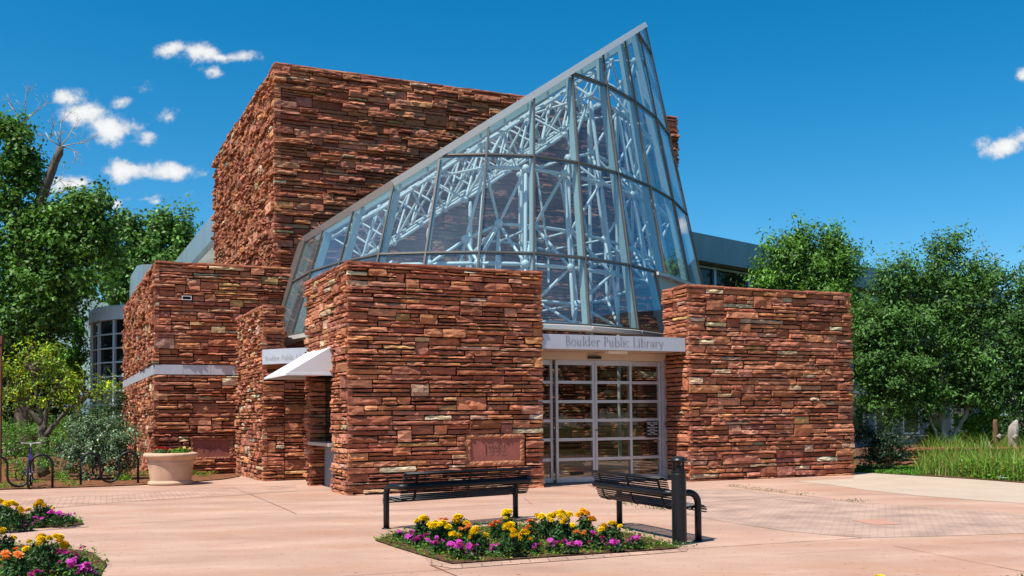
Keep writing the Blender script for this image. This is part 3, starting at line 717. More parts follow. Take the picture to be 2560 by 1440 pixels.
# curved fascia on the left
cc_, cr_ = None, None
A0, A1, A2 = np.array([4.88, 25.62]), np.array([5.72, 24.55]), np.array([7.6, 23.75])
def circ(a, b, c):
    M_ = 2 * np.array([b - a, c - a]); r = np.array([b @ b - a @ a, c @ c - a @ a]); o = np.linalg.solve(M_, r); return o, np.linalg.norm(a - o)
cc_, cr_ = circ(A0, A1, A2)
ta, tb = atan2(*(A0 - cc_)[::-1]), atan2(*(A2 - cc_)[::-1])
if ta > tb: tb += 2 * pi
if tb - ta > pi: ta += 2 * pi; ta, tb = tb, ta
TH = np.linspace(ta, tb, 25) if True else None
if np.linalg.norm(cc_ + cr_ * np.array([cos(TH[0]), sin(TH[0])]) - A0) > .1: TH = TH[::-1]
e = MB(OFF); V = []
for t in TH:
    for r_, z in ((cr_, 2.91), (cr_, 3.28), (cr_ - .2, 3.28), (cr_ - .2, 2.91)): V.append((cc_[0] + r_ * cos(t), cc_[1] + r_ * sin(t), z))
n = len(TH); e.add(V, [(i * 4 + k, i * 4 + (k + 1) % 4, (i + 1) * 4 + (k + 1) % 4, (i + 1) * 4 + k) for i in range(n - 1) for k in range(4)] + [(3, 2, 1, 0), tuple((n - 1) * 4 + k for k in range(4))])
SG2 = e.build('sign_fascia', 'steel_brushed', LIB); SG2['label'] = 'curved metal sign band above the side entrance'
sgn = 1 if TH[-1] > TH[0] else -1
def arcplace(s, h, d):
    t = TH[0] + sgn * (s + .12) / cr_; return (cc_[0] + (cr_ + d) * cos(t), cc_[1] + (cr_ + d) * sin(t), 2.995 + h * 1.05)
lettering(WORDS, arcplace, .115).build('lettering', 'letter_shade', SG2)
lettering(WORDS, lambda s, h, d: tuple(np.array(arcplace(s + .006, h, d - .0025)) - np.array([0, 0, .007])), .115).build('lettering_lit_edge', 'alu_light', SG2)  # sunlit rim painted as a pale offset copy
e = MB(OFF); e.prism([(4.95, 25.68), (5.72, 24.7), (7.5, 23.95), (7.5, 26), (5.9, 26)], 2.93, 2.97); e.build('soffit', 'beige_paint', SG2)

# awning
aw = MB(OFF)
a_ = [np.array(p) for p in ((5.50, 21.13, 3.09), (5.50, 21.13, 2.5), (4.52, 21.13, 2.5), (5.50, 23.45, 3.09), (5.50, 23.45, 2.5), (4.52, 23.45, 2.5))]
ns = 12; V = []
for i in range(ns + 1):
    t = i / ns
    top = a_[0] * (1 - t) + a_[3] * t; out = a_[2] * (1 - t) + a_[5] * t
    for k in range(5):
        s = k / 4; p = top * (1 - s) + out * s; p = p + np.array([0, 0, -.018 * sin(pi * s) - .006 * sin(i * 2.1) * sin(pi * s)]); V.append(p)
aw.add(V, [(i * 5 + k, (i + 1) * 5 + k, (i + 1) * 5 + k + 1, i * 5 + k + 1) for i in range(ns) for k in range(4)])
aw.add([a_[0], a_[1], a_[2]], [(0, 1, 2)]); aw.add([a_[3], a_[4], a_[5]], [(0, 2, 1)])
for p, q in ((a_[2], a_[5]), (a_[2], a_[1]), (a_[5], a_[4])): aw.beam(p - np.array([0, 0, .02]), q - np.array([0, 0, .02]), .02, .045)
aw.build('awning', 'awning_cloth', LIB)

# ---------------------------------------------------------------- glass atrium
APX = np.array([12.87, 26.0, 27.74])
DW = [(-.3223, .0092), (-.2802, -.0826), (-.2332, -.1525), (-.182, -.2064), (-.1313, -.2131), (-.0737, -.2159), (-.0146, -.2051), (.0432, -.1709), (.1001, -.1129), (.1538, -.0325), (.2014, .0602), (.2413, .1714)]
DIR = [np.array([d[0] * UU[0] + d[1] * UU[1], d[0] * VV[0] + d[1] * VV[1], -1.]) for d in DW]
p12 = np.array([19.6, 29.9, 8.0]) - APX; DIR.append(p12 / -p12[2])
def mp_(k, z): return APX + DIR[k] * (APX[2] - z)
RN = np.array([-.569, -.0152, .8222]); RNn = RN / np.linalg.norm(RN)
tops0 = [np.array(q) for q in ((6.80, 28.99, 6.74), (8.76, 23.26, 8.0), (12.32, 23.0, 10.43), (14.83, 24.55, 12.21), (16.95, 26.78, 13.70))]
RC = np.mean([RN @ t for t in tops0])
def topk(k):
    t = (RC - RN @ APX) / (RN @ DIR[k]); return APX + DIR[k] * t
LV = [3.78, 5.5, 8.0, 10.45, 12.92, 16]
ATR = thing('glass_atrium', None, None, (0, 0, 0)); ATR.parent = LIB
del_keys = [k for k in ATR.keys()]
ATR['label'] = 'slanted faceted glass atrium with white space frame inside'
nx_axis = APX.copy()
def pane(poly, nm='glass_pane', mat='atrium_glass'):
    P = np.array(poly); c = P.mean(0); Q = c + (P - c) * .995
    mb = MB(OFF); mb.add(Q, [tuple(range(len(Q)))]); return mb.build(nm, mat, ATR)
trans = {z: MB(OFF) for z in LV}
for k in range(12):
    for r in range(5):
        z0, z1 = LV[r], LV[r + 1]
        if k >= 9 and r == 0: continue
        if k == 8 and r == 0:
            a0, a1, b0, b1 = mp_(8, z0), mp_(9, z0), mp_(8, z1), mp_(9, z1)
            quad = [a0, a0 + (a1 - a0) * .8, b0 + (b1 - b0) * .70, b0]
        else: quad = [mp_(k, z0), mp_(k + 1, z0), mp_(k + 1, z1), mp_(k, z1)]
        q = clip(quad, RN, RC)
        if len(q) < 3: continue
        ar = np.linalg.norm(sum(np.cross(q[i] - q[0], q[i + 1] - q[0]) for i in range(1, len(q) - 1))) / 2
        if ar < .02: continue
        pane(q)
        # transom at the lower edge
        lo = [p for p in q if abs(p[2] - z0) < 1e-6]
        if len(lo) == 2:
            nrm = np.cross(quad[1] - quad[0], quad[3] - quad[0]); nrm /= np.linalg.norm(nrm)
            trans[z0].beam(lo[0] + nrm * .02, lo[1] + nrm * .02, .042, .04, up=nrm)
            trans[z0].beam(lo[0] - nrm * .06, lo[1] - nrm * .06, .09, .05, up=np.cross(nrm, lo[1] - lo[0]))
for z in LV[:5]:
    if trans[z].v: trans[z].build('transom', 'bronze', ATR)
def outn(k):
    a = max(0, k - 1); b = min(12, k + 1)
    t = mp_(b, 8) - mp_(a, 8); n_ = np.array([t[1], -t[0], 0]); n_ /= np.linalg.norm(n_); n_[2] = .17; return n_ / np.linalg.norm(n_)
for k in range(13):
    zl = LV[0] if k <= 8 else LV[1]
    a, b = mp_(k, zl), topk(k); n_ = outn(k)
    if k == 12: b = topk(12)
    c_b = MB(OFF); c_b.beam(a + n_ * .025, b + n_ * .025, .045, .045, up=n_); mu = c_b.build('mullion', 'bronze', ATR)
    f_b = MB(OFF); f_b.beam(a - n_ * .12, b - n_ * .12 - np.array([0, 0, .1]), .07, .19, up=n_); f_b.build('mullion_fin', 'fin_paint', mu)
# cut mullion at the right end of the lowest row
a0 = mp_(8, 3.78) + (mp_(9, 3.78) - mp_(8, 3.78)) * .8; b0 = mp_(8, 5.5) + (mp_(9, 5.5) - mp_(8, 5.5)) * .7
c_b = MB(OFF); c_b.beam(a0 + outn(8) * .025, b0 + outn(8) * .025, .055, .05, up=outn(8)); mu = c_b.build('mullion', 'bronze', ATR)
f_b = MB(OFF); f_b.beam(a0 - outn(8) * .13, b0 - outn(8) * .13, .14, .2, up=outn(8)); f_b.build('mullion_fin', 'fin_paint', mu)
# sheet metal at the left edge
a, b = mp_(0, 3.6), topk(0); e = MB(OFF); w_ = np.array([-.04, .65, 0])
e.add([a, a + w_, b + w_ * np.array([1, .9, 1]), b, a + np.array([-.05, 0, 0]), a + w_ + np.array([-.05, 0, 0]), b + w_ + np.array([-.05, 0, 0]), b + np.array([-.05, 0, 0])],
      [(0, 1, 2, 3), (7, 6, 5, 4), (0, 4, 5, 1), (1, 5, 6, 2), (2, 6, 7, 3), (3, 7, 4, 0)]); e.build('edge_flashing', 'bronze', ATR)
# base sill
sl = MB(OFF)
for k in range(8 + 1):
    a, b = mp_(k, 3.7), mp_(k + 1, 3.7)
    if k == 8: b = a + (b - a) * .8
    t = b - a; n_ = np.array([t[1], -t[0], 0]); n_ /= np.linalg.norm(n_)
    sl.add([p + q for p in (a, b) for q in (n_ * .12 + np.array([0, 0, -.06]), n_ * .12 + np.array([0, 0, .04]), np.array([0, 0, .07]), -n_ * .3 + np.array([0, 0, .07]), -n_ * .3 + np.array([0, 0, -.06]))],
           [(0, 5, 6, 1), (1, 6, 7, 2), (2, 7, 8, 3), (3, 8, 9, 4), (4, 9, 5, 0), (0, 1, 2, 3, 4), (9, 8, 7, 6, 5)])
sl.build('base_sill', 'alu_light', ATR)
sl = MB(OFF)
for k in (8, 9, 10, 11):
    a, b = mp_(k, 5.44), mp_(k + 1, 5.44)
    if k == 8: a = a + (b - a) * .7
    t = b - a; n_ = np.array([t[1], -t[0], 0]); n_ /= np.linalg.norm(n_)
    sl.beam(a + n_ * .03, b + n_ * .03, .16, .09); 
    sl.add([a - n_ * .06 + np.array([0, 0, -.05]), b - n_ * .06 + np.array([0, 0, -.05]), b - n_ * .06 + np.array([0, 0, -1.2]), a - n_ * .06 + np.array([0, 0, -1.2])], [(0, 1, 2, 3)])
sl.build('side_sill', 'alu_light', ATR)
# roof : glass plane, purlins, eaves flashing
roofp = [topk(k) for k in range(12)]
def roofz(u, v): return (RC - RN[0] * u - RN[1] * v) / RN[2]
back = [topk(12), np.array([18.2, 30.0, roofz(18.2, 30.0)]), np.array([6.85, 30.0, roofz(6.85, 30.0)])]
rp = roofp + back[:1] + [np.array([topk(12)[0], 30.05, roofz(topk(12)[0], 30.05)]), np.array([6.6, 30.05, roofz(6.6, 30.05)])]
e = MB(OFF); e.add(rp, [tuple(range(len(rp)))]); e.build('roof_glass', 'roof_glass', ATR)
fl = MB(OFF)
for i in range(11):
    a, b = topk(i), topk(i + 1)
    d = (b - a) / np.linalg.norm(b - a)
    fl.beam(a - d * .02 + RNn * .05, b + d * .02 + RNn * .05, .16, .16, up=RNn)
fl.build('eaves_flashing', 'alu_light', ATR)
bw = [np.array([14.3, 30.1, 12.2]), np.array([topk(12)[0], 30.1, 12.2]), np.array([topk(12)[0], 30.1, roofz(topk(12)[0], 30.1)])]
pane(bw)
pu = MB(OFF)
u_hi = topk(11)[0]
inside = lambda u, v: v > max(np.interp(u, [t[0] for t in roofp], [t[1] for t in roofp]), 0) + .15
for u in np.arange(7.3, u_hi - .25, .62):
    v0 = np.interp(u, [t[0] for t in roofp], [t[1] for t in roofp]) + .2
    pu.beam((u, v0, roofz(u, v0) - .16), (u, 29.9, roofz(u, 29.9) - .16), .07, .16)
pu.build('purlin', 'fin_paint', ATR)
# space frame
ST = []  # (p, q, r)
HB = []
def strut(p, q, r=.045): ST.append((np.array(p, float), np.array(q, float), r))
def hub(p, r=.10): HB.append((np.array(p, float), r))
zr = [3.95, 5.4, 7.9, 10.35, 12.8]
inn = {}
for k in range(13):
    for r, z in enumerate(zr):
        if z < RN @ np.zeros(3) + topk(k)[2] - .5:
            if k >= 9 and r == 0: continue
            inn[k, r] = mp_(k, z) - outn(k) * .55
for (k, r), p in inn.items():
    hub(p, .11)
    if (k + 1, r) in inn: strut(p, inn[k + 1, r], .05)
    if (k, r + 1) in inn: strut(p, inn[k, r + 1], .05)
mid = {}
for k in range(12):
    for r in range(4):
        c = [inn[q] for q in ((k, r), (k + 1, r), (k + 1, r + 1), (k, r + 1)) if q in inn]
        if len(c) < 3: continue
        n_ = (outn(k) + outn(k + 1)) / 2
        p = np.mean(c, 0) - n_ * .62
        if RN @ p > RC - .4: continue
        mid[k, r] = p; hub(p, .12)
        for q in c: strut(p, q, .042)
for (k, r), p in mid.items():
    if (k + 1, r) in mid: strut(p, mid[k + 1, r], .045)
    if (k, r + 1) in mid: strut(p, mid[k, r + 1], .045)
    # second, deeper layer
for (k, r), p in list(mid.items()):
    n_ = (outn(k) + outn(k + 1)) / 2; q = p - n_ * 1.9 + np.array([0, 0, .2])
    if q[1] < 29.3 and RN @ q < RC - .5:
        mid[k, r, 'd'] = q; hub(q, .09); strut(p, q, .035)
for key, q in list(mid.items()):
    if len(key) == 3:
        k, r, _ = key
        for kk in ((k + 1, r, 'd'), (k, r + 1, 'd')):
            if kk in mid: strut(q, mid[kk], .04)
# under the roof
rg = {}
us = np.arange(7.6, 19, 1.45); vs_ = np.arange(23.4, 30, 1.45)
for i, u in enumerate(us):
    for j, v in enumerate(vs_):
        vmin = np.interp(u, [t[0] for t in roofp], [t[1] for t in roofp]) + .5
        if v > vmin and u < topk(12)[0] + .2 - .0 * v: rg[i, j, 0] = np.array([u, v, roofz(u, v) - .42])
        u2, v2 = u + .72, v + .72; vmin2 = np.interp(u2, [t[0] for t in roofp], [t[1] for t in roofp]) + .7
        if v2 > vmin2 and v2 < 29.8 and u2 < topk(12)[0]: rg[i, j, 1] = np.array([u2, v2, roofz(u2, v2) - 1.55])
for (i, j, l), p in rg.items():
    hub(p, .085)
    if (i + 1, j, l) in rg: strut(p, rg[i + 1, j, l], .045)
    if (i, j + 1, l) in rg: strut(p, rg[i, j + 1, l], .045)
    if l == 1:
        for q in ((i, j, 0), (i + 1, j, 0), (i, j + 1, 0), (i + 1, j + 1, 0)):
            if q in rg: strut(p, rg[q], .035)
# hang the roof frame on the facade frame
for (i, j, l), p in rg.items():
    if l == 0 and (i, j - 1, 0) not in rg:
        c = min(inn.values(), key=lambda q: np.linalg.norm(q - p))
        if np.linalg.norm(c - p) < 3.2: strut(p, c, .035)
# interior posts standing on the hall floor
for k in (1, 3, 5, 7, 9, 10):
    p = mp_(k, 3.95) - outn(k) * 2.6
    zt = min(roofz(p[0], p[1]) - 1.6, 11.)
    strut((p[0], p[1], .01), (p[0], p[1], zt), .055)
eyel = uvz(EYEP)
def seen_size(s): 
    mdl = (s[0] + s[1]) / 2; return np.linalg.norm(s[1] - s[0]) * s[2] / np.linalg.norm(mdl - eyel) ** 2 * (1.0 if mdl[1] < 27 else .6)
ST.sort(key=seen_size, reverse=True)
rest = MB(OFF)
for i, (p, q, r) in enumerate(ST):
    d = (q - p) / np.linalg.norm(q - p); a, b = p + d * .1, q - d * .1
    L_ = np.linalg.norm(b - a)
    prof = [a, a + d * min(.14, L_ * .2), b - d * min(.14, L_ * .2), b]
    if i < 100:
        e = MB(OFF); e.tube(prof, [r * .5, r, r, r * .5], 8); e.build('strut', 'truss_paint', ATR, smooth=True)
    else: rest.tube(prof, [r * .5, r, r, r * .5], 6)
o = rest.build('far_struts', 'truss_paint', ATR, smooth=True); o['kind'] = 'stuff'
HB.sort(key=lambda h: np.linalg.norm(h[0] - eyel)); rest = MB(OFF)
for i, (p, r) in enumerate(HB):
    if i < 100:
        e = MB(OFF); e.ball(p, r); e.build('hub', 'truss_paint', ATR, smooth=True)
    else: rest.ball(p, r, 8, 5)
if rest.v: o = rest.build('far_hubs', 'truss_paint', ATR, smooth=True); o['kind'] = 'stuff'

# ---------------------------------------------------------------- rear wings
e = MB(OFF); e.box((6.30, 42.45, 9.15), (6.6, 68, 10.2)); RR = e.build('eaves_band', 'zinc', LIB); RR['label'] = 'sloping looking grey metal eaves band behind the tower'
e = MB(OFF); e.box((6.61, 42.45, 9.18), (9.2, 68, 9.26)); e.build('white_soffit', 'cream', RR)
e = MB(OFF); e.box((9.21, 42.45, 0), (14, 68, 10.1)); e.build('rear_wall', 'cream', RR)
e = MB(OFF); e.box((9.15, 50, 8.5), (9.205, 50.5, 8.95)); e.build('small_window', 'window_glass', RR)
# roofed metal box behind the low wing
pb = uvz(atD(345, 700, 52)); e = MB(OFF)
bx0 = uvz(atD(342, 690, 54)); e.prism([(bx0[0], bx0[1]), (bx0[0] + .25, bx0[1] - .6), (bx0[0] + .9, bx0[1] - .9), (bx0[0] + 6, bx0[1] - .9), (bx0[0] + 6, bx0[1] + 6), (bx0[0], bx0[1] + 6)], 5.6, bx0[2] + .55)
q = e.build('metal_roof_box', 'zinc', LIB)
# curved glass bay
BC = atD(488, 900, 49.0); bc = uvz(np.array([BC[0], BC[1], 0])); BR = 4.65; ZB = 6.6
e = MB(OFF)
def ring_prism(r0, r1, z0, z1, a0, a1, n): 
    V = []
    for t in np.linspace(a0, a1, n): 
        for r, z in ((r1, z0), (r1, z1), (r0, z1), (r0, z0)): V.append((bc[0] + r * cos(t), bc[1] + r * sin(t), z))
    return V, [(i * 4 + k, i * 4 + (k + 1) % 4, (i + 1) * 4 + (k + 1) % 4, (i + 1) * 4 + k) for i in range(n - 1) for k in range(4)] + [(3, 2, 1, 0), tuple((n - 1) * 4 + k for k in range(4))]
aL = radians(180 - 24.6)     # pointing to the camera's left
V, Fc = ring_prism(BR - .5, BR + .12, ZB - .58, ZB, aL - radians(70), aL + radians(150), 40); e.add(V, Fc)
V, Fc = ring_prism(.05, BR + .02, ZB - .1, ZB + .06, aL - radians(70), aL + radians(150), 40); e.add(V, Fc)
BAY = e.build('glass_bay', 'bay_paint', LIB); BAY['label'] = 'curved glass stair bay with grey metal cap'
th = np.arange(aL - radians(64), aL + radians(145), radians(15.5))
fr_ = MB(OFF)
zs = np.arange(.35, ZB - .65, .63)
for t in th:
    p = np.array([bc[0] + BR * cos(t), bc[1] + BR * sin(t), 0]); fr_.beam(p, p + np.array([0, 0, ZB - .6]), .10, .12, up=(cos(t), sin(t), 0))
for t0, t1 in zip(th, th[1:]):
    for z in zs:
        a = np.array([bc[0] + BR * cos(t0), bc[1] + BR * sin(t0), z]); b = np.array([bc[0] + BR * cos(t1), bc[1] + BR * sin(t1), z]); fr_.beam(a, b, .08, .06)
fr_.build('window_frame', 'bay_paint', BAY)
for t0, t1 in zip(th, th[1:]):
    e = MB(OFF); r_ = BR - .06
    e.add([(bc[0] + r_ * cos(t0), bc[1] + r_ * sin(t0), .1), (bc[0] + r_ * cos(t1), bc[1] + r_ * sin(t1), .1), (bc[0] + r_ * cos(t1), bc[1] + r_ * sin(t1), ZB - .6), (bc[0] + r_ * cos(t0), bc[1] + r_ * sin(t0), ZB - .6)], [(0, 1, 2, 3)])
    e.build('bay_pane', 'window_glass', BAY)
# right wing
w0, w1 = uvz(np.array([6.84, 38, 0])), uvz(np.array([10.9, 41.9, 0])); wd = (w1 - w0) / np.linalg.norm(w1 - w0); wn = np.array([wd[1], -wd[0], 0])
def wbox(mb, s0, s1, d0, d1, z0, z1):
    P = [w0 + wd * s + wn * d for s, d in ((s0, d0), (s1, d0), (s1, d1), (s0, d1))]
    mb.add([(*p[:2], z) for z in (z0, z1) for p in P], [(0, 3, 2, 1), (4, 5, 6, 7), (0, 1, 5, 4), (1, 2, 6, 5), (2, 3, 7, 6), (3, 0, 4, 7)])
e = MB(OFF); wbox(e, -3, 30, -9, -.35, 0, 8.0); RW = e.build('right_rear_wing', 'siding', LIB); RW['label'] = 'grey rear wing behind the right-hand trees'
for i in range(10):
    e = MB(OFF); wbox(e, -3 + i * 3.3, .296 + i * 3.3, -.34, .35, 7.32, 8.34); e.build('metal_fascia_panel', 'zinc_dark', RW)
for i in range(8):
    e = MB(OFF); wbox(e, -2.9 + i * 2.35, -.72 + i * 2.35, -.349, -.30, 5.5, 7.25); q = e.build('window', 'window_glass', RW)
    f2 = MB(OFF); wbox(f2, -.715 + i * 2.35, -.555 + i * 2.35, -.34, -.2, 5.4, 7.3); wbox(f2, -2.9 + i * 2.35, -.72 + i * 2.35, -.295, -.2, 5.42, 5.5); wbox(f2, -2.9 + i * 2.35, -.72 + i * 2.35, -.295, -.2, 7.2, 7.28); f2.build('window_frame', 'zinc', q)
for i in range(6):
    e = MB(OFF); wbox(e, 9 + i * 2.9, 10.6 + i * 2.9, -.348, -.30, .6, 2.5); q = e.build('window', 'window_glass', RW)
    f2 = MB(OFF); wbox(f2, 8.9 + i * 2.9, 8.99 + i * 2.9, -.345, -.25, .5, 2.6); wbox(f2, 10.61 + i * 2.9, 10.7 + i * 2.9, -.345, -.25, .5, 2.6); wbox(f2, 8.991 + i * 2.9, 10.609 + i * 2.9, -.345, -.25, 2.51, 2.59); wbox(f2, 8.991 + i * 2.9, 10.609 + i * 2.9, -.345, -.25, .51, .59); f2.build('window_frame', 'alu_light', q)

# ---------------------------------------------------------------- vegetation
def leaves_arrays(C, Nn, S_, col, aspect=.5, fold=.25, rng=RNG):
    """diamond leaves at C with normals Nn, length S_, colours col"""
    n = len(C)
    r = rng.normal(size=(n, 3)); t = np.cross(Nn, r); t /= np.linalg.norm(t, axis=1)[:, None] + 1e-9
    b = np.cross(Nn, t); S_ = S_[:, None]
    V = np.stack([C - t * S_ * .5, C + b * S_ * aspect * .5 + Nn * S_ * fold * .3, C + t * S_ * .5 - Nn * S_ * fold * .2, C - b * S_ * aspect * .5 + Nn * S_ * fold * .3], 1).reshape(-1, 3)
    Fq = np.arange(n * 4).reshape(n, 4); c = np.repeat(col, 4, axis=0)
    return V, Fq, c

def unit(v): return v / (np.linalg.norm(v, axis=-1, keepdims=True) + 1e-9)

def crown_points(blobs, per_m2, cl_n, sig, rng, inner=.25):
    P = []; O = []; K = []
    for c, r in blobs:
        area = 4 * pi * ((r[0] * r[1]) ** 1.6 / 3 + (r[0] * r[2]) ** 1.6 / 3 + (r[1] * r[2]) ** 1.6 / 3) ** (1 / 1.6)
        nc = max(6, int(area * per_m2 * .62))
        d = unit(rng.normal(size=(nc, 3))); rad = np.where(rng.random(nc) < inner, rng.uniform(.2, .75, nc), rng.uniform(.74, 1.22, nc))
        cc = c + d * r * rad[:, None]
        k = (cl_n * rng.lognormal(.15, .55, nc)).astype(int) + 3
        idx = np.repeat(np.arange(nc), k)
        sg = sig * rng.uniform(.55, 1.15, nc)[idx][:, None]; dirn = unit(d + rng.normal(size=(nc, 3)) * .5 + np.array([0, 0, .35]))[idx]
        off = rng.normal(size=(len(idx), 3)) * sg * np.array([.85, .85, .6]) + dirn * sg * rng.normal(size=(len(idx), 1)) * .9
        K.append(np.exp(rng.normal(0, .22, nc))[idx]); P.append(cc[idx] + off); O.append(unit(off * .8 + d[idx] * sig + np.array([0, 0, sig * .9])))
    return np.concatenate(P), np.concatenate(O), np.concatenate(K)

def px_blobs(L_, D, dz=.85):
    out = []
    for q in L_:
        x, y, rx, ry = q[:4]; dd = D + (q[4] if len(q) > 4 else 0); c = atD(x, y, dd); s = dd / F
        out.append((c, np.array([rx * s, max(.3, (rx + ry) / 2 * s * dz), ry * s])))
    return out

def foliage_mesh(name, parent, base, blobs, tone, mat='leaf', size=(.09, .16), per_m2=5, cl_n=24, sig=.2, aspect=.5, var=.3, yellow=.0, rng=RNG, inner=.42):
    P, Nn, K = crown_points(blobs, per_m2, cl_n, sig, rng, inner)
    ok = P[:, 2] > .03; P = P[ok]; K = K[ok]; Nn = unit(Nn[ok] + rng.normal(size=(len(P), 3)) * .55)
    n = len(P); S_ = rng.uniform(size[0], size[1], n)
    k = np.exp(var * rng.normal(size=(n, 1)).clip(-1.8, 2.2))
    col = np.asarray(tone)[None] * k * K[:, None]
    if yellow: 
        m_ = rng.random(n) < yellow; col[m_] = col[m_] * np.array([2.6, 1.6, .9])
    V, Fq, c = leaves_arrays(P - base, Nn, S_, np.clip(col, .004, .9), aspect)
    return link_mesh(name, V, Fq, mat, parent, c)

def limb(mb, pts, r0, r1, n=7, wob=.03, rng=RNG, seg=5):
    P = [np.asarray(p, float) for p in pts]; out = []
    for a, b in zip(P, P[1:]):
        L_ = np.linalg.norm(b - a)
        for i in range(seg): out.append(a + (b - a) * i / seg + (rng.normal(size=3) * wob * L_ if i else 0))
    out.append(P[-1]); mb.tube(out, np.linspace(r0, r1, len(out)), n)

def twigs(mb, p, d, L_, r, depth, rng):
    d = d / np.linalg.norm(d); q = p + d * L_ + rng.normal(size=3) * L_ * .06
    m_ = (p + q) / 2 + rng.normal(size=3) * L_ * .07
    mb.tube([p, m_, q], [r, r * .75, r * .5], 5)
    if depth:
        for _ in range(rng.integers(2, 4)):
            s = rng.uniform(.35, 1); a = p + (q - p) * s
            twigs(mb, a, d + rng.normal(size=3) * .65, L_ * rng.uniform(.5, .75), r * .5, depth - 1, rng)

def tree(name, label, base_px, D, trunks, blobs, tone, bark='bark', cat='tree', group=None, mat='leaf', crown='crown', dead=None, z0=0., **kw):
    """trunks: lists of (px, py, extra depth) with start and end radius"""
    b = atD(base_px, 1000, D); b = np.array([b[0], b[1], z0])
    t = thing(name, label, cat, b, 0, group); mb = MB(b)
    for pts, r0, r1 in trunks: limb(mb, [atD(p[0], p[1], D + (p[2] if len(p) > 2 else 0)) for p in pts], r0, r1)
    B = px_blobs(blobs, D)
    # boughs from the trunk tops into the crown
    ends = [atD(p[-1][0], p[-1][1], D + (p[-1][2] if len(p[-1]) > 2 else 0)) for p, _, _ in trunks]
    for c, r in B:
        e_ = min(ends, key=lambda q: np.linalg.norm(q - c)); limb(mb, [e_, (e_ + c) / 2 + np.array([0, 0, -.1]), c], trunks[0][2] * .7, .02, 5, .05)
    mb.build('trunk', bark, t, smooth=True)
    if dead:
        db = MB(b); dead(db, D); db.build('dead_branch', 'bark_pale', t, smooth=True)
    foliage_mesh(crown, t, b, B, tone, mat=mat, **kw)
    return t

g_r = 'leafy trees right of the library'
DG = (.070, .155, .032)
r_ = lambda s: np.random.default_rng(s)
tree('leafy_tree', 'green tree rising just behind the right end of the stone block', 2010, 33.5, [([(2010, 1148), (2010, 900), (2015, 780)], .12, .07), ([(2010, 950), (1960, 760)], .06, .03)],
     [(1990, 610, 34, 62), (1960, 650, 48, 46), (2040, 640, 60, 64), (2090, 625, 46, 44), (1925, 690, 42, 42), (2060, 715, 105, 70), (1985, 735, 70, 60), (2110, 690, 40, 60), (2120, 800, 60, 80), (2015, 575, 14, 30), (2070, 590, 16, 26)],
     (.088, .195, .03), group=g_r, size=(.10, .19), per_m2=10, cl_n=40, sig=.23, rng=r_(1), aspect=.38)
def deadtw(db, D):
    rg_ = r_(5)
    for x, y, dx in ((2430, 650, .5), (2455, 668, .8), (2375, 640, -.1)): twigs(db, atD(x, y, D), np.array([dx, 0, .55]), .55, .014, 2, rg_)
tree('leafy_tree', 'biggest right-hand tree with forked pale trunk and tall tip', 2362, 31.0, [([(2366, 1158), (2360, 1060), (2350, 930)], .115, .075), ([(2372, 1110), (2415, 1040), (2450, 930)], .075, .05), ([(2366, 1140), (2330, 1060), (2290, 960)], .045, .03)],
     [(2365, 640, 38, 46), (2378, 607, 20, 28), (2330, 690, 66, 52), (2270, 700, 62, 52), (2215, 700, 40, 44), (2420, 700, 70, 56), (2470, 690, 40, 34), (2230, 790, 95, 82), (2350, 790, 110, 82), (2450, 800, 70, 80), (2190, 880, 66, 80), (2280, 900, 110, 90), (2400, 900, 100, 85), (2200, 970, 72, 62), (2300, 985, 80, 48), (2400, 985, 85, 40), (2460, 950, 60, 60), (2165, 830, 40, 70)],
     DG, bark='bark_pale', group=g_r, dead=deadtw, size=(.09, .17), per_m2=10, cl_n=40, sig=.215, rng=r_(2), aspect=.4)
tree('leafy_tree', 'dense tree cut off by the right edge of the picture', 2570, 30.0, [([(2570, 1160), (2565, 1050), (2560, 900)], .10, .06), ([(2570, 1100), (2520, 980)], .05, .03)],
     [(2510, 690, 26, 34), (2555, 735, 46, 40), (2600, 700, 60, 60), (2530, 790, 50, 56), (2580, 830, 80, 80), (2520, 880, 48, 70), (2570, 950, 80, 80), (2620, 850, 90, 120), (2500, 970, 34, 46), (2610, 1000, 80, 60)],
     (.064, .145, .034), group=g_r, size=(.09, .17), per_m2=10, cl_n=40, sig=.215, rng=r_(3), aspect=.42)
tree('leafy_tree', 'low dark tree filling the gap beneath the big right-hand crown', 2190, 34.5, [([(2192, 1150), (2195, 1060), (2200, 1000)], .05, .035), ([(2192, 1148), (2250, 1110, -1), (2300, 1070, -2)], .03, .02), ([(2193, 1146), (2225, 1110, -1), (2250, 1060, -2)], .028, .018)],
     [(2170, 1000, 44, 36), (2240, 1020, 50, 30, -1), (2300, 1030, 36, 26, -2), (2150, 930, 40, 60)], DG, group=g_r, bark='bark_pale', size=(.08, .15), per_m2=10, cl_n=24, sig=.17, rng=r_(4))
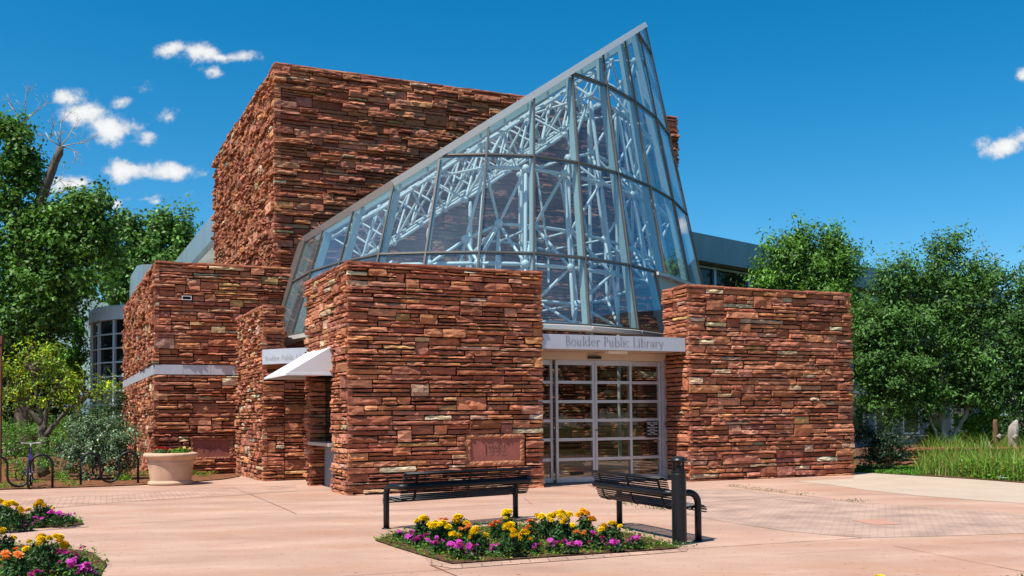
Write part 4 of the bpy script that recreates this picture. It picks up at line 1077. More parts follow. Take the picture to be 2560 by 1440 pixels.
# left hand trees
g_l = 'tall trees left of the library'
def snag(db, D):
    rg_ = r_(15)
    for dx, dz, L_ in ((.1, 1, 1.0), (.55, .8, .9), (-.6, .5, .9), (.9, .3, .9), (-.2, .9, .8), (.8, -.35, .8)): twigs(db, atD(152, 366, D), np.array([dx, 0, dz]), L_, .03, 3, rg_)
    for x, y, dx, dz in ((108, 480, .9, -.05), (112, 470, .7, .4), (92, 500, -.8, .3), (62, 300, .2, .9), (58, 305, .7, .7), (65, 310, -.5, .6)): twigs(db, atD(x, y, D), np.array([dx, -.1, dz]), 1.0, .026, 3, rg_)
tree('cottonwood_tree', 'tall dark tree at the left edge with a bare dead limb', 70, 44.0, [([(60, 1140), (62, 900), (75, 700), (78, 560)], .42, .26), ([(70, 700), (40, 520), (45, 400)], .2, .08), ([(75, 740), (160, 620), (220, 540)], .18, .07), ([(76, 590), (100, 505), (128, 430), (150, 368)], .27, .15)],
     [(40, 350, 42, 48), (20, 320, 38, 30), (65, 390, 40, 40), (30, 420, 56, 44), (75, 455, 34, 34), (20, 500, 62, 52), (80, 530, 36, 30), (150, 545, 50, 36), (205, 500, 40, 30), (245, 505, 34, 30), (190, 540, 66, 44), (262, 560, 34, 44), (60, 580, 80, 56), (150, 610, 80, 56), (240, 615, 58, 50), (30, 660, 70, 70), (120, 690, 90, 66), (220, 690, 66, 46, 8), (275, 655, 36, 50, 6), (60, 780, 96, 80), (130, 770, 76, 60, 8), (185, 720, 56, 34, 8), (20, 880, 70, 80), (105, 880, 80, 80, 8)],
     (.080, .175, .026), group=g_l, dead=snag, size=(.15, .27), per_m2=6.5, cl_n=26, sig=.30, rng=r_(6), aspect=.62)
tree('leafy_tree', 'round topped tree beside the grey eaves behind the low wing', 390, 60.0, [([(390, 1115), (390, 900), (395, 700)], .3, .15)],
     [(325, 555, 26, 40), (335, 600, 48, 44), (398, 565, 44, 34), (455, 560, 28, 32), (440, 600, 48, 44), (380, 620, 60, 50), (330, 660, 66, 56), (420, 670, 76, 50), (300, 720, 50, 50), (360, 740, 60, 46), (470, 630, 20, 40)],
     (.090, .18, .034), group=g_l, size=(.2, .34), per_m2=4.4, cl_n=24, sig=.36, rng=r_(7), aspect=.62)
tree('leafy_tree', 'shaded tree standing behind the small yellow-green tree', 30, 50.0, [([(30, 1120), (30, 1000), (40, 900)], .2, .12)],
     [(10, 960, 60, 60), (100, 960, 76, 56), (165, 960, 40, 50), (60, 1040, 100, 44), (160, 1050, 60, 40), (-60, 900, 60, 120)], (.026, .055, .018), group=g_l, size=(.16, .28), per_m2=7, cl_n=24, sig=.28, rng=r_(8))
tree('light_green_tree', 'bright green bushy tree in the gap beside the curved glass bay', 195, 47.5, [([(195, 1125), (195, 1000), (195, 930)], .12, .07)],
     [(200, 840, 16, 34), (198, 880, 18, 34), (186, 900, 26, 36), (192, 945, 24, 30), (170, 930, 28, 36)], (.085, .21, .020), size=(.14, .24), per_m2=7, cl_n=20, sig=.22, rng=r_(9))
tree('apple_tree', 'small spreading tree with yellow-green leaves behind the bicycle', 112, 27.5, [([(112, 1188), (108, 1120), (104, 1062)], .17, .12), ([(104, 1062), (60, 1010), (20, 985)], .07, .03), ([(106, 1070), (120, 1000), (150, 940)], .075, .03), ([(112, 1090), (165, 1030), (215, 985)], .07, .03), ([(104, 1066), (90, 980), (80, 920)], .06, .03)],
     [(60, 905, 46, 32), (20, 930, 50, 36), (118, 905, 40, 36), (128, 865, 16, 28), (100, 940, 66, 34), (165, 935, 44, 32), (205, 960, 50, 30), (150, 985, 56, 28), (60, 985, 66, 30), (10, 1000, 46, 26), (240, 985, 36, 20), (272, 970, 22, 14), (70, 870, 18, 26), (190, 1010, 34, 18)],
     (.155, .25, .02), size=(.06, .12), per_m2=10, cl_n=18, sig=.15, rng=r_(10), var=.4, yellow=.18, inner=.35, bark='bark')
# trees across the plaza, to the right of the picture: the doors and the glass mirror them
OUT_T = {'P': 'broad tree across the plaza, outside the right edge of the picture', 'L': 'broad tree on the lawn beyond the left edge of the picture', 'R': 'broad tree on the lawn beyond the right edge of the picture'}
for i, (x, y, h_, sd_) in enumerate(((21, 5, 6.5, 'P'), (27, -1, 7.5, 'P'), (31, 8, 7, 'P'), (38, -8, 8, 'P'), (34, 0.5, 7, 'P'), (-29, 44, 11, 'L'), (-35, 52, 12, 'L'), (-30, 36, 8, 'L'), (-44, 47, 11, 'L'), (24, 36, 8, 'R'), (29, 44, 10, 'R'), (38, 50, 11, 'R'), (33, 37, 8, 'R'))):
    b = np.array([x, y, 0.]); t = thing('broad_tree', OUT_T[sd_], 'tree', b, 0, {'P': 'trees across the plaza', 'L': 'lawn trees on the left', 'R': 'lawn trees on the right'}[sd_]); mb = MB(b); limb(mb, [b, b + np.array([.1, 0, h_ * .35]), b + np.array([0, .1, h_ * .7])], .2, .08); mb.build('trunk', 'bark', t)
    foliage_mesh('crown', t, b, [(b + np.array([dx, dy, h_ * f]), np.array([rr, rr, rr * .8])) for dx, dy, f, rr in ((0, 0, .65, 2.8), (1.6, .5, .5, 2.), (-1.6, -.5, .5, 2.), (.2, -1.4, .42, 2.), (0, 0, .9, 1.7))], (.05, .11, .025), size=(.25, .42), per_m2=2.2, cl_n=18, sig=.35, rng=r_(120 + i))
# shrubs
def shrub(name, label, base_px, D, blobs, tone, cat='shrub', group=None, stems=4, **kw):
    b = atD(base_px, 1000, D); b = np.array([b[0], b[1], 0.]); t = thing(name, label, cat, b, 0, group); B = px_blobs(blobs, D); mb = MB(b); rg_ = kw.get('rng', RNG)
    for i in range(stems):
        c = B[i % len(B)][0]; p = b + np.array([rg_.uniform(-.3, .3), rg_.uniform(-.1, .2), -.01]); limb(mb, [p, (p + c) / 2, c], .025, .01, 5, .05, rg_)
    mb.build('stem', 'bark', t)
    foliage_mesh('foliage', t, b, B, tone, **kw); return t
gs = 'shrubs along the left wall'
shrub('variegated_shrub', 'wide pale speckled shrub behind the wavy bike rack', 250, 26.6, [(220, 1100, 66, 50), (280, 1090, 60, 50), (245, 1145, 86, 46), (310, 1130, 40, 52), (180, 1140, 46, 44), (205, 1068, 40, 30), (260, 1060, 36, 26)], (.115, .18, .09), group=gs, size=(.05, .09), per_m2=34, cl_n=20, sig=.10, rng=r_(20), var=.55, mat='leaf_gloss')
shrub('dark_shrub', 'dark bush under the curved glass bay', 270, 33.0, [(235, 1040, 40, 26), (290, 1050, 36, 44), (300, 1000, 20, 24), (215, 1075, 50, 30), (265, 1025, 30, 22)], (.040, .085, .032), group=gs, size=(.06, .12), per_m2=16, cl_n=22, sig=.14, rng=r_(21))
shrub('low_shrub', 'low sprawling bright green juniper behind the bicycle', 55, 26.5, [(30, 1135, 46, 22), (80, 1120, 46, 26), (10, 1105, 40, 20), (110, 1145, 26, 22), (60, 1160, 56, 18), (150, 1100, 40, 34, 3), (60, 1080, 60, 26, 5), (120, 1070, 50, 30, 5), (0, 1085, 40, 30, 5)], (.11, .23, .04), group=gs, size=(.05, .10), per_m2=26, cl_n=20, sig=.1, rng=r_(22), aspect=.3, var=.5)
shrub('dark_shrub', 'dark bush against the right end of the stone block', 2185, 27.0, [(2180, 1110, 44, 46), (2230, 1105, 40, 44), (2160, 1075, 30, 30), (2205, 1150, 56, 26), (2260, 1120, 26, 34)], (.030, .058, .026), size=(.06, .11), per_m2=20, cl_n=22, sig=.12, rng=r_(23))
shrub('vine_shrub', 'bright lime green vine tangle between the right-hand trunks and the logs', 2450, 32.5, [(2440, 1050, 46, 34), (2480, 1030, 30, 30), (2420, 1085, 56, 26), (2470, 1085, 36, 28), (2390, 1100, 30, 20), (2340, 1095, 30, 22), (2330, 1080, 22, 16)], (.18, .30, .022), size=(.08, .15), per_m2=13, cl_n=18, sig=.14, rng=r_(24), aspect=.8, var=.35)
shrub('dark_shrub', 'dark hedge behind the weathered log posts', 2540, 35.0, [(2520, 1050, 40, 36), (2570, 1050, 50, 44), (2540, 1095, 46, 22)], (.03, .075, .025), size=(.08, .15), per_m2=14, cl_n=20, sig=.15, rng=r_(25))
# ground cover and tall grass
def poly_sample(poly, n, rng):
    P = np.array([p[:2] for p in poly]); tris = []
    c = P.mean(0)
    for i in range(len(P)): tris.append((c, P[i], P[(i + 1) % len(P)]))
    A = np.array([abs(np.cross(b - a, d - a)) for a, b, d in tris]); k = rng.choice(len(tris), n, p=A / A.sum())
    T = np.array(tris)[k]; u, v = rng.random(n), rng.random(n); f = u + v > 1; u[f] = 1 - u[f]; v[f] = 1 - v[f]
    return T[:, 0] + (T[:, 1] - T[:, 0]) * u[:, None] + (T[:, 2] - T[:, 0]) * v[:, None]
def weeds(name, poly, n, tone, size, h, label=None, var=.4, yellow=.1, seed=0, aspect=.4, clump=None):
    rg_ = r_(seed); P = poly_sample(poly, n, rg_)
    if clump:
        c = poly_sample(poly, clump, rg_); P = c[rg_.integers(0, clump, n)] + rg_.normal(size=(n, 2)) * .10
    C = np.column_stack([P, rg_.random(n) ** 1.5 * h + .02]); Nn = unit(rg_.normal(size=(n, 3)) * .7 + np.array([0, 0, .8]))
    col = np.asarray(tone) * (1 + var * rg_.normal(size=(n, 1))).clip(.3, 2); m_ = rg_.random(n) < yellow; col[m_] *= np.array([2.2, 1.3, .8])
    V, Fq, c = leaves_arrays(C, Nn, rg_.uniform(*size, n), col, aspect, rng=rg_)
    o = link_mesh(name, V, Fq, 'grass', None, c); o['kind'] = 'stuff'
    if label: o['label'] = label
    return o
def blades(name, poly, n, hh, tone, seed, label=None, w=.012, dry=.25, lean=.35):
    rg_ = r_(seed); P = poly_sample(poly, n, rg_); h = rg_.uniform(*hh, n); cl = poly_sample(poly, 60, rg_); ch = rg_.uniform(.45, 1.25, 60); h = h * ch[np.argmin(((P[:, None] - cl[None]) ** 2).sum(2), 1)]; a = rg_.uniform(0, 2 * pi, n); ln = rg_.uniform(.05, lean, n) * h
    dx = np.stack([np.cos(a), np.sin(a)], 1); sd_ = np.stack([-np.sin(a), np.cos(a)], 1) * w * rg_.uniform(.6, 1.4, (n, 1))
    rows = []
    for t, ww in ((0, 1.), (.4, .9), (.75, .6), (1, .08)):
        c = P + dx * (ln * t * t)[:, None]; z = h * (t - .12 * t * t)
        rows += [np.column_stack([c - sd_ * ww, z]), np.column_stack([c + sd_ * ww, z])]
    V = np.stack(rows, 1).reshape(-1, 3); base = np.arange(n)[:, None] * 8
    Fq = np.concatenate([base + np.array([0, 1, 3, 2]) + 2 * k for k in range(3)])
    col = np.asarray(tone) * (1 + .35 * rg_.normal(size=(n, 1))).clip(.35, 2); m_ = rg_.random(n) < dry; col[m_] = np.array([.30, .24, .07]) * rg_.uniform(.6, 1.2, (m_.sum(), 1))
    o = link_mesh(name, V, Fq, 'grass', None, np.repeat(col, 8, axis=0)); o['kind'] = 'stuff'
    if label: o['label'] = label
    return o
gp = [G(x, y) for x, y in ((2290, 1188), (2340, 1190), (2430, 1197), (2560, 1206), (2800, 1216), (2800, 1160), (2560, 1152), (2420, 1150), (2320, 1156))]
blades('tall_grass', gp, 13000, (.35, .98), (.13, .25, .035), 30, w=.009, lean=.95)
weeds('leafy_weeds', [G(x, y) for x, y in ((2395, 1194), (2480, 1201), (2600, 1208), (2600, 1190), (2480, 1180), (2400, 1180))], 6500, (.12, .27, .03), (.05, .11), .42, seed=31)
weeds('lawn', [G(x, y) for x, y in ((2140, 1181), (2300, 1190.5), (2330, 1180), (2280, 1168), (2140, 1170))], 5000, (.075, .21, .02), (.04, .09), .08, seed=32, yellow=.05)
weeds('bed_weeds', [G(x, y) for x, y in ((0, 1222), (200, 1217), (340, 1212), (480, 1204), (575, 1197), (560, 1185), (340, 1185), (120, 1180), (0, 1185))], 2600, (.11, .24, .02), (.04, .08), .13, seed=33, clump=26)

for i, (pp, n) in enumerate(((((1811, 1213), (2163, 1258), (2165, 1260.5), (1811, 1216)), 260), (((1600, 1369), (1715, 1366), (1715, 1371), (1610, 1375)), 240), (((1560, 1262), (1680, 1276), (1680, 1279), (1560, 1265)), 160), (((1300, 1204), (1318, 1214), (1322, 1220), (1300, 1222)), 30))):
    weeds('joint_weeds', [G(x, y) for x, y in pp], n, (.06, .13, .02), (.02, .05), .04, seed=60 + i, clump=14, yellow=.02)
# ---------------------------------------------------------------- flower beds
BED_A = [G(x, y) for x, y in ((936, 1352), (985, 1336), (1090, 1325), (1330, 1312), (1560, 1332), (1640, 1352), (1700, 1371), (1650, 1376), (1420, 1391), (1250, 1403), (1130, 1411), (1060, 1392), (990, 1370))]
BED_B = [G(x, y) for x, y in ((-250, 1336), (0, 1327), (120, 1320), (210, 1312), (204, 1302), (140, 1294), (-60, 1288), (-250, 1290))]
BED_C = [G(x, y) for x, y in ((-300, 1480), (-300, 1390), (0, 1365), (130, 1366), (230, 1383), (268, 1412), (250, 1440), (200, 1475), (100, 1520))]
BED_D = [G(x, y) for x, y in ((2050, 1478), (2300, 1462), (2560, 1450), (2800, 1452), (2700, 1560), (2200, 1580))]
for i, (p, n, sz_, lb) in enumerate(((BED_A, 6200, (.022, .055), 'beside the benches'), (BED_B, 3200, (.03, .065), 'small'), (BED_C, 3600, (.025, .06), 'near corner'), (BED_D, 900, (.03, .06), 'off'))):
    s_ = flat_sheet('flower_bed_soil', p, .014, 'soil')
    weeds('ground_cover', [q_ + (q_ - np.mean(p, 0)) * .015 for q_ in p], n, (.085, .19, .018), sz_, .06, seed=40 + i, yellow=.12, var=.5)
flat_sheet('brick_edging', [G(x, y) for x, y in ((1062, 1396), (1130, 1412), (1250, 1404), (1420, 1392), (1650, 1377), (1720, 1372), (1716, 1379), (1430, 1401), (1250, 1414), (1135, 1423), (1080, 1413))], .006, 'edging')
flat_sheet('brick_edging', [G(x, y) for x, y in ((-200, 1337), (0, 1328.5), (215, 1313), (222, 1318), (0, 1334), (-200, 1343))], .006, 'edging')

def pompom(name, seed, mat='blossom', col=(.86, .62, .006), col2=(.80, .48, .003), petals=90, flat=.7):
    """a ruffled ball of short petals, radius 1"""
    rg_ = r_(seed); V = []; Fc = []; C = []
    for i in range(petals):
        z = 1 - 1.45 * (i + .5) / petals; a = i * 2.39996; rr = sqrt(max(0, 1 - z * z)); d = np.array([rr * cos(a), rr * sin(a), z])
        t = unit(np.cross(d, np.array([.1, .2, 1]))); b = np.cross(d, t); p = d * rg_.uniform(.82, 1.0) * np.array([1, 1, flat]); w = rg_.uniform(.2, .3)
        q = p + d * .12 + t * rg_.normal() * .05
        n = len(V); V += [p * .72, p + t * w - d * .08, q + b * rg_.uniform(.05, .22), p - t * w - d * .08]; Fc.append((n, n + 1, n + 2, n + 3))
        C += [np.asarray(col2) * .8] + [np.asarray(col if rg_.random() < .75 else col2) * rg_.uniform(.85, 1.1)] * 3
    k = len(V)
    for i in range(6):
        for j in range(8):
            t, a = pi * i / 5, 2 * pi * j / 8; V.append(np.array([.74 * sin(t) * cos(a), .74 * sin(t) * sin(a), .74 * cos(t) * flat])); C.append(np.asarray(col2) * .9)
    for i in range(5):
        for j in range(8): Fc.append((k + i * 8 + j, k + i * 8 + (j + 1) % 8, k + (i + 1) * 8 + (j + 1) % 8, k + (i + 1) * 8 + j))
    o = link_mesh(name, V, Fc, mat, None, C); me = o.data; bpy.data.objects.remove(o); return me
def rayflower(name, seed, col, col2, rings=4, per=13, cup=.45):
    rg_ = r_(seed); V = []; Fc = []; C = []
    for r in range(rings):
        L_ = 1.0 - .2 * r
        for i in range(per):
            a = 2 * pi * (i + .5 * (r % 2)) / per + rg_.normal() * .1; e = .1 + cup * r + rg_.normal() * .12; d = np.array([cos(a) * cos(e), sin(a) * cos(e), sin(e)]); t = np.array([-sin(a), cos(a), 0]); w = .16
            n = len(V); V += [d * .1, d * L_ * .6 + t * w, d * L_ + np.array([0, 0, rg_.normal() * .05]), d * L_ * .6 - t * w]; Fc.append((n, n + 1, n + 2, n + 3))
            c = np.asarray(col) if rg_.random() < .6 else np.asarray(col2); C += [c * .8, c, c * rg_.uniform(.9, 1.3), c]
    o = link_mesh(name, V, Fc, 'petal', None, C); me = o.data; bpy.data.objects.remove(o); return me
def fivepetal(name, seed, col):
    rg_ = r_(seed); V = []; Fc = []; C = []
    for h in range(3):                      # a little truss of three florets
        o = np.array([rg_.uniform(-.6, .6), rg_.uniform(-.6, .6), rg_.uniform(-.3, .5)]); nn = unit(np.array([rg_.normal() * .6, rg_.normal() * .6 - .45, 1.])); x = unit(np.cross(nn, [0, 1, .2])); y = np.cross(nn, x)
        for i in range(5):
            a = 2 * pi * i / 5 + rg_.normal() * .1; d = x * cos(a) + y * sin(a); t = np.cross(nn, d); n = len(V)
            V += [o, o + d * .5 + t * .36 + nn * .06, o + d * .8 + t * .2 + nn * .02, o + d * .8 - t * .2 + nn * .02, o + d * .5 - t * .36 + nn * .06]; Fc += [(n, n + 1, n + 2, n + 3), (n, n + 3, n + 4)]
            c = np.asarray(col) * rg_.uniform(.75, 1.25); C += [c * .55, c, c * 1.1, c * 1.1, c]
    m_ = link_mesh(name, V, Fc, 'petal', None, C); me = m_.data; bpy.data.objects.remove(m_); return me
YEL = [pompom('blossom', 50 + i) for i in range(3)]
ORY = [pompom('blossom', 55 + i, col=(.86, .42, .004), col2=(.80, .30, .003)) for i in range(2)]
RED = [rayflower('blossom', 60 + i, (.62, .07, .018), (.75, .2, .04)) for i in range(3)]
ORG = [rayflower('blossom', 65 + i, (.85, .28, .07), (.8, .42, .16)) for i in range(2)]
PNK = [fivepetal('blossom', 70 + i, (.56, .05, .42)) for i in range(4)]
GFL = {'yellow': 'yellow marigold plants', 'gold': 'orange-yellow marigold plants', 'red': 'red zinnia plants', 'orange': 'orange zinnia plants', 'pink': 'magenta vinca plants'}
NMF = {'yellow': 'marigold_plant', 'gold': 'marigold_plant', 'red': 'zinnia_plant', 'orange': 'zinnia_plant', 'pink': 'vinca_plant'}
def plant(kind, x, y, hpx, wpx, n, label, seed, br=None):
    """foot at pixel (x, y) on the soil, hpx tall and wpx wide as seen"""
    rg_ = r_(seed); b = G(x, y, .014); s = np.linalg.norm(b - EYEP) / F; h = hpx * s; w = wpx * s / 2
    t = thing(NMF[kind], label, {'m': 'marigold', 'z': 'zinnia', 'v': 'vinca'}[NMF[kind][0]], b, 0, GFL[kind])
    fh = h * (.80 if kind != 'pink' else .7)
    m_ = int(560 * max(.35, (w / .16)) * max(.5, fh / .3)); d = unit(rg_.normal(size=(m_, 3))); d[:, 2] = np.abs(d[:, 2]) * 1.0
    rad = rg_.uniform(.35, 1., m_) ** .5; P = d * rad[:, None] * np.array([w * 1.05, w * 1.05, fh * .7]); P[:, 2] += fh * .34 * rg_.random(m_) + .01
    tone = {'yellow': (.030, .075, .018), 'gold': (.035, .085, .02), 'red': (.045, .10, .025), 'orange': (.05, .11, .03), 'pink': (.04, .085, .025)}[kind]
    col = np.asarray(tone) * (1 + .4 * rg_.normal(size=(m_, 1))).clip(.3, 2.2); hi = rg_.random(m_) < .15; col[hi] *= 2.2
    V, Fq, c = leaves_arrays(P, unit(d + rg_.normal(size=(m_, 3)) * .6), rg_.uniform(.035, .075, m_) * (1.15 if kind in ('red', 'orange') else 1), col, .42 if kind != 'pink' else .5, rng=rg_)
    st = MB()
    for i in range(5):
        a = rg_.uniform(0, 2 * pi); st.tube([(0, 0, -.014), (w * .25 * cos(a), w * .25 * sin(a), fh * .5), (w * .5 * cos(a), w * .5 * sin(a), fh * .9)], .004, 4, col=(.05, .1, .03))
    SV = np.concatenate(st.v); nV = len(V)
    F2 = [tuple(q) for q in Fq] + [tuple(i + nV for i in f) for f in st.f]
    link_mesh('foliage', np.concatenate([V, SV]), F2, 'leaf', t, np.concatenate([c, np.concatenate(st.c)]))
    pool = {'yellow': YEL, 'gold': ORY, 'red': RED, 'orange': ORG, 'pink': PNK}[kind]
    if br is None: br = {'yellow': .049, 'gold': .05, 'red': .05, 'orange': .052, 'pink': .036}[kind]
    for i in range(n):
        o = bpy.data.objects.new('blossom', pool[i % len(pool)]); COL.objects.link(o); o.parent = t
        a = rg_.uniform(0, 2 * pi) if kind != 'pink' else rg_.uniform(pi * .9, 2.1 * pi); q = rg_.random() ** .6; rr = w * .95 * q
        if kind == 'pink': z = h * rg_.uniform(.45, .95)
        else: z = h - br * .8 - h * .42 * q * q * rg_.uniform(.3, 1.)
        if kind in ('red', 'orange'): z = h - br * .6 - rg_.random() * h * .35
        o.location = (rr * cos(a), rr * sin(a) - .25 * w * (kind != 'pink') * (z < h * .8), z); k = br * rg_.uniform(.6, 1.25); o.scale = (k, k, k)
        o.rotation_euler = (rg_.uniform(-.1, .55), rg_.uniform(-.4, .4), rg_.uniform(0, 6.28))
FL = [
 ('yellow', 1058, 1350, 66, 44, 7, 'leftmost tall yellow marigold of the centre bed, near the bench leg'),
 ('yellow', 1096, 1362, 66, 56, 9, 'yellow marigold second from the left in the centre bed'),
 ('yellow', 1152, 1346, 64, 56, 6, 'small headed yellow marigold behind the coral zinnia in the centre bed'),
 ('yellow', 1196, 1388, 74, 52, 6, 'yellow marigold with one very large head, left of centre in the middle bed'),
 ('yellow', 1272, 1340, 70, 44, 5, 'tallest yellow marigold under the middle of the left bench'),
 ('yellow', 1276, 1392, 86, 52, 9, 'yellow marigold at the centre front of the middle bed'),
 ('yellow', 1136, 1376, 48, 40, 5, 'short yellow marigold just above the magenta flowers, left part of the middle bed'),
 ('yellow', 1366, 1350, 72, 52, 7, 'flat topped yellow marigold right of the dark red seed heads'),
 ('yellow', 1408, 1364, 92, 66, 11, 'broadest yellow marigold right of centre in the middle bed'),
 ('gold', 1462, 1356, 88, 46, 5, 'orange-gold marigold standing tallest at the right of the middle bed'),
 ('yellow', 1528, 1366, 66, 60, 7, 'rightmost yellow marigold of the middle bed, in front of the right bench'),
 ('yellow', 1312, 1384, 60, 34, 4, 'slim yellow marigold beside the coral red zinnias at mid bed'),
 ('red', 1116, 1346, 56, 30, 3, 'dark red zinnia between the two left yellow marigolds of the middle bed'),
 ('orange', 1164, 1362, 54, 44, 4, 'coral orange zinnia left of the very large yellow head'),
 ('red', 1244, 1352, 60, 36, 5, 'red zinnia left of the tallest yellow marigold'),
 ('red', 1334, 1348, 60, 26, 3, 'dark maroon zinnia gone to seed at the back centre of the middle bed'),
 ('red', 1328, 1374, 66, 40, 5, 'coral red zinnia at the centre of the middle bed'),
 ('orange', 1448, 1372, 62, 44, 4, 'pale orange zinnia right of the broadest yellow marigold'),
 ('pink', 1000, 1350, 26, 36, 4, 'sparse magenta vinca at the left tip of the middle bed'),
 ('pink', 1022, 1358, 34, 34, 4, 'magenta vinca second from the left tip of the middle bed'),
 ('pink', 1052, 1368, 32, 44, 7, 'magenta vinca row under the leftmost yellow marigold'),
 ('pink', 1092, 1382, 40, 48, 8, 'large magenta vinca left of the front corner of the middle bed'),
 ('pink', 1142, 1396, 44, 42, 8, 'magenta vinca nearest the front corner of the middle bed'),
 ('pink', 1180, 1398, 38, 34, 6, 'magenta vinca just right of the front corner of the middle bed'),
 ('pink', 1248, 1390, 30, 56, 8, 'magenta vinca under the very large yellow head'),
 ('pink', 1340, 1384, 28, 30, 4, 'small magenta vinca under the coral red zinnias'),
 ('pink', 1384, 1382, 30, 36, 5, 'magenta vinca under the broadest yellow marigold'),
 ('pink', 1424, 1384, 34, 46, 9, 'bright magenta vinca in front of the pale orange zinnia'),
 ('pink', 1492, 1374, 46, 36, 6, 'magenta vinca left of the rightmost yellow marigold'),
 ('pink', 1540, 1378, 28, 46, 7, 'magenta vinca in front of the rightmost yellow marigold'),
 ('pink', 1588, 1372, 34, 50, 9, 'rightmost magenta vinca pointing at the bollard'),
 ('yellow', 24, 1328, 70, 64, 9, 'big yellow marigold at the left edge of the far-left bed'),
 ('yellow', 8, 1308, 56, 40, 5, 'yellow marigold half cut by the picture edge, back of the far-left bed'),
 ('yellow', 104, 1312, 60, 58, 9, 'rounded yellow marigold in the middle of the far-left bed'),
 ('red', 62, 1318, 40, 40, 4, 'orange red zinnia between the two big marigolds of the far-left bed'),
 ('pink', 156, 1316, 40, 62, 12, 'large magenta vinca at the right tip of the far-left bed'),
 ('pink', 98, 1318, 26, 36, 5, 'faded magenta vinca under the rounded marigold of the far-left bed'),
 ('pink', 62, 1326, 22, 40, 6, 'magenta vinca at the front edge of the far-left bed'),
 ('yellow', 118, 1438, 100, 92, 13, 'largest yellow marigold, in the nearest bed at the lower left'),
 ('yellow', 4, 1408, 84, 60, 7, 'yellow marigold cut by the left edge in the nearest bed'),
 ('red', 58, 1420, 62, 46, 4, 'red zinnia left of the largest yellow marigold'),
 ('orange', 36, 1452, 72, 56, 6, 'orange zinnia at the lower left corner of the picture'),
 ('pink', 184, 1440, 74, 70, 11, 'tall magenta vinca right of the largest yellow marigold'),
 ('pink', 214, 1456, 52, 76, 13, 'magenta vinca at the right tip of the nearest bed'),
 ('pink', 92, 1462, 34, 40, 5, 'pale magenta vinca below the largest yellow marigold'),
 ('yellow', 2200, 1490, 50, 50, 5, 'yellow marigold peeping over the bottom edge of the picture'),
 ('pink', 2440, 1488, 46, 44, 6, 'magenta vinca peeping over the bottom right edge of the picture'),
]
for i, q in enumerate(FL): plant(*q[:6], q[6], 500 + i)

# ---------------------------------------------------------------- benches and bollard
def bench(label, p0, p1):
    """p0, p1 : feet of the two front legs on the paving; the seat lies behind the line p0-p1 seen from its front"""
    d = p1 - p0; L_ = float(np.linalg.norm(d)); a = atan2(d[1], d[0])
    t = thing('bench', label, 'bench', p0, a, 'black slatted metal benches on the plaza')
    R = .042; zt = .60
    for sx in (0, 1):
        x = 0 if sx == 0 else L_; k = 1 if sx == 0 else -1
        pts = [np.array([x, 0, 0]), np.array([x, 0, .25]), np.array([x, 0, zt - .13])] + arcpts((x, -.13, zt - .13), .13, 0, pi / 2, 7, (0, 1, 0), (0, 0, 1))[1:] + [np.array([x, -.30, zt])] + arcpts((x + k * .10, -.32, zt), .10, pi, 1.5 * pi, 6, (k, 0, 0), (0, 1, 0))[1:]
        mb = MB(); mb.tube(pts, R, 12); mb.tube([(x, 0, 0), (x, 0, .012)], R + .022, 12); mb.build('leg', 'black_metal', t, smooth=True)
    mb = MB(); mb.tube([(.10, -.42, zt), (L_ / 2, -.42, zt), (L_ - .10, -.42, zt)], R, 12, cap=False); mb.build('back_rail', 'black_metal', t, smooth=True)
    x0, x1 = .02, L_ - .02
    seat = [(.13, .355), (.135, .385), (.125, .412), (.10, .43)] + [(.07 - .0285 * i, .436 - .003 * i) for i in range(13)]
    backp = [(-.30, .408), (-.325, .43)] + [(-.342 - .0073 * i, .458 + .0272 * i) for i in range(12)] + [(-.437, .775), (-.462, .79), (-.492, .792), (-.515, .78)]
    mb = MB()
    for y, z in seat: mb.tube([(x0, y, z), (x1, y, z)], .0105, 6)
    se = mb.build('seat', 'black_metal', t, smooth=True)
    mb = MB()
    for y, z in backp: mb.tube([(x0, y, z), (x1, y, z)], .0105, 6)
    bk = mb.build('backrest', 'black_metal', t, smooth=True)
    prof = [(.13, .350)] + [(y, z - .012) for y, z in seat[3:]] + [(y - .010, z - .010) for y, z in backp]
    for f in (.10, .5, .90):
        mb = MB(); x = x0 + (x1 - x0) * f
        P = np.array([(x, y, z) for y, z in prof])
        for a_, b_ in zip(P, P[1:]): mb.beam(a_, b_, .036, .010, up=(1, 0, 0)) if False else mb.beam(a_, b_, .012, .036, up=(1, 0, 0))
        mb.build('strap', 'black_metal', t)
    mb = MB()
    for x in (.12, L_ - .12): mb.tube([(x, -.36, zt), (x, -.42, zt)], .02, 8); mb.tube([(x, -.02, .40), (x, 0.0, .40)], .02, 6)
    mb.build('bracket', 'black_metal', t)
    return t
# the seat sits at negative local y, so local +x runs from p0 to p1 with the front at +y
bench('long black slatted bench left of the flower bed, its back to the flowers', G(966, 1322), G(1289, 1294.5))
bench('black slatted bench right of the flowers, its near end behind the bollard', G(1549, 1312.5), G(1746, 1353))
bo = G(1699, 1361); t = thing('bollard_light', 'black cylindrical bollard light with an open louvred head beside the right bench', 'bollard', bo)
mb = MB(); mb.lathe([(.092, 0), (.092, .012), (.0885, .02), (.0885, .845), (.084, .85), (.084, .862), (.0885, .867), (.0885, .878), (.06, .885), (.06, .893)], 28); mb.build('post', 'black_metal', t, smooth=False)
mb = MB(); mb.lathe([(.0885, .995), (.093, 1.0), (.093, 1.012), (.082, 1.03), (.06, 1.047), (.03, 1.056), (.001, 1.058)], 28); mb.build('cap', 'black_metal', t, smooth=False)
for k in range(4):
    a = .5 + k * pi / 2; mb = MB(); mb.beam((.078 * cos(a), .078 * sin(a), .87), (.078 * cos(a), .078 * sin(a), 1.0), .014, .010, up=(cos(a), sin(a), 0)); mb.build('head_strut', 'black_metal', t)
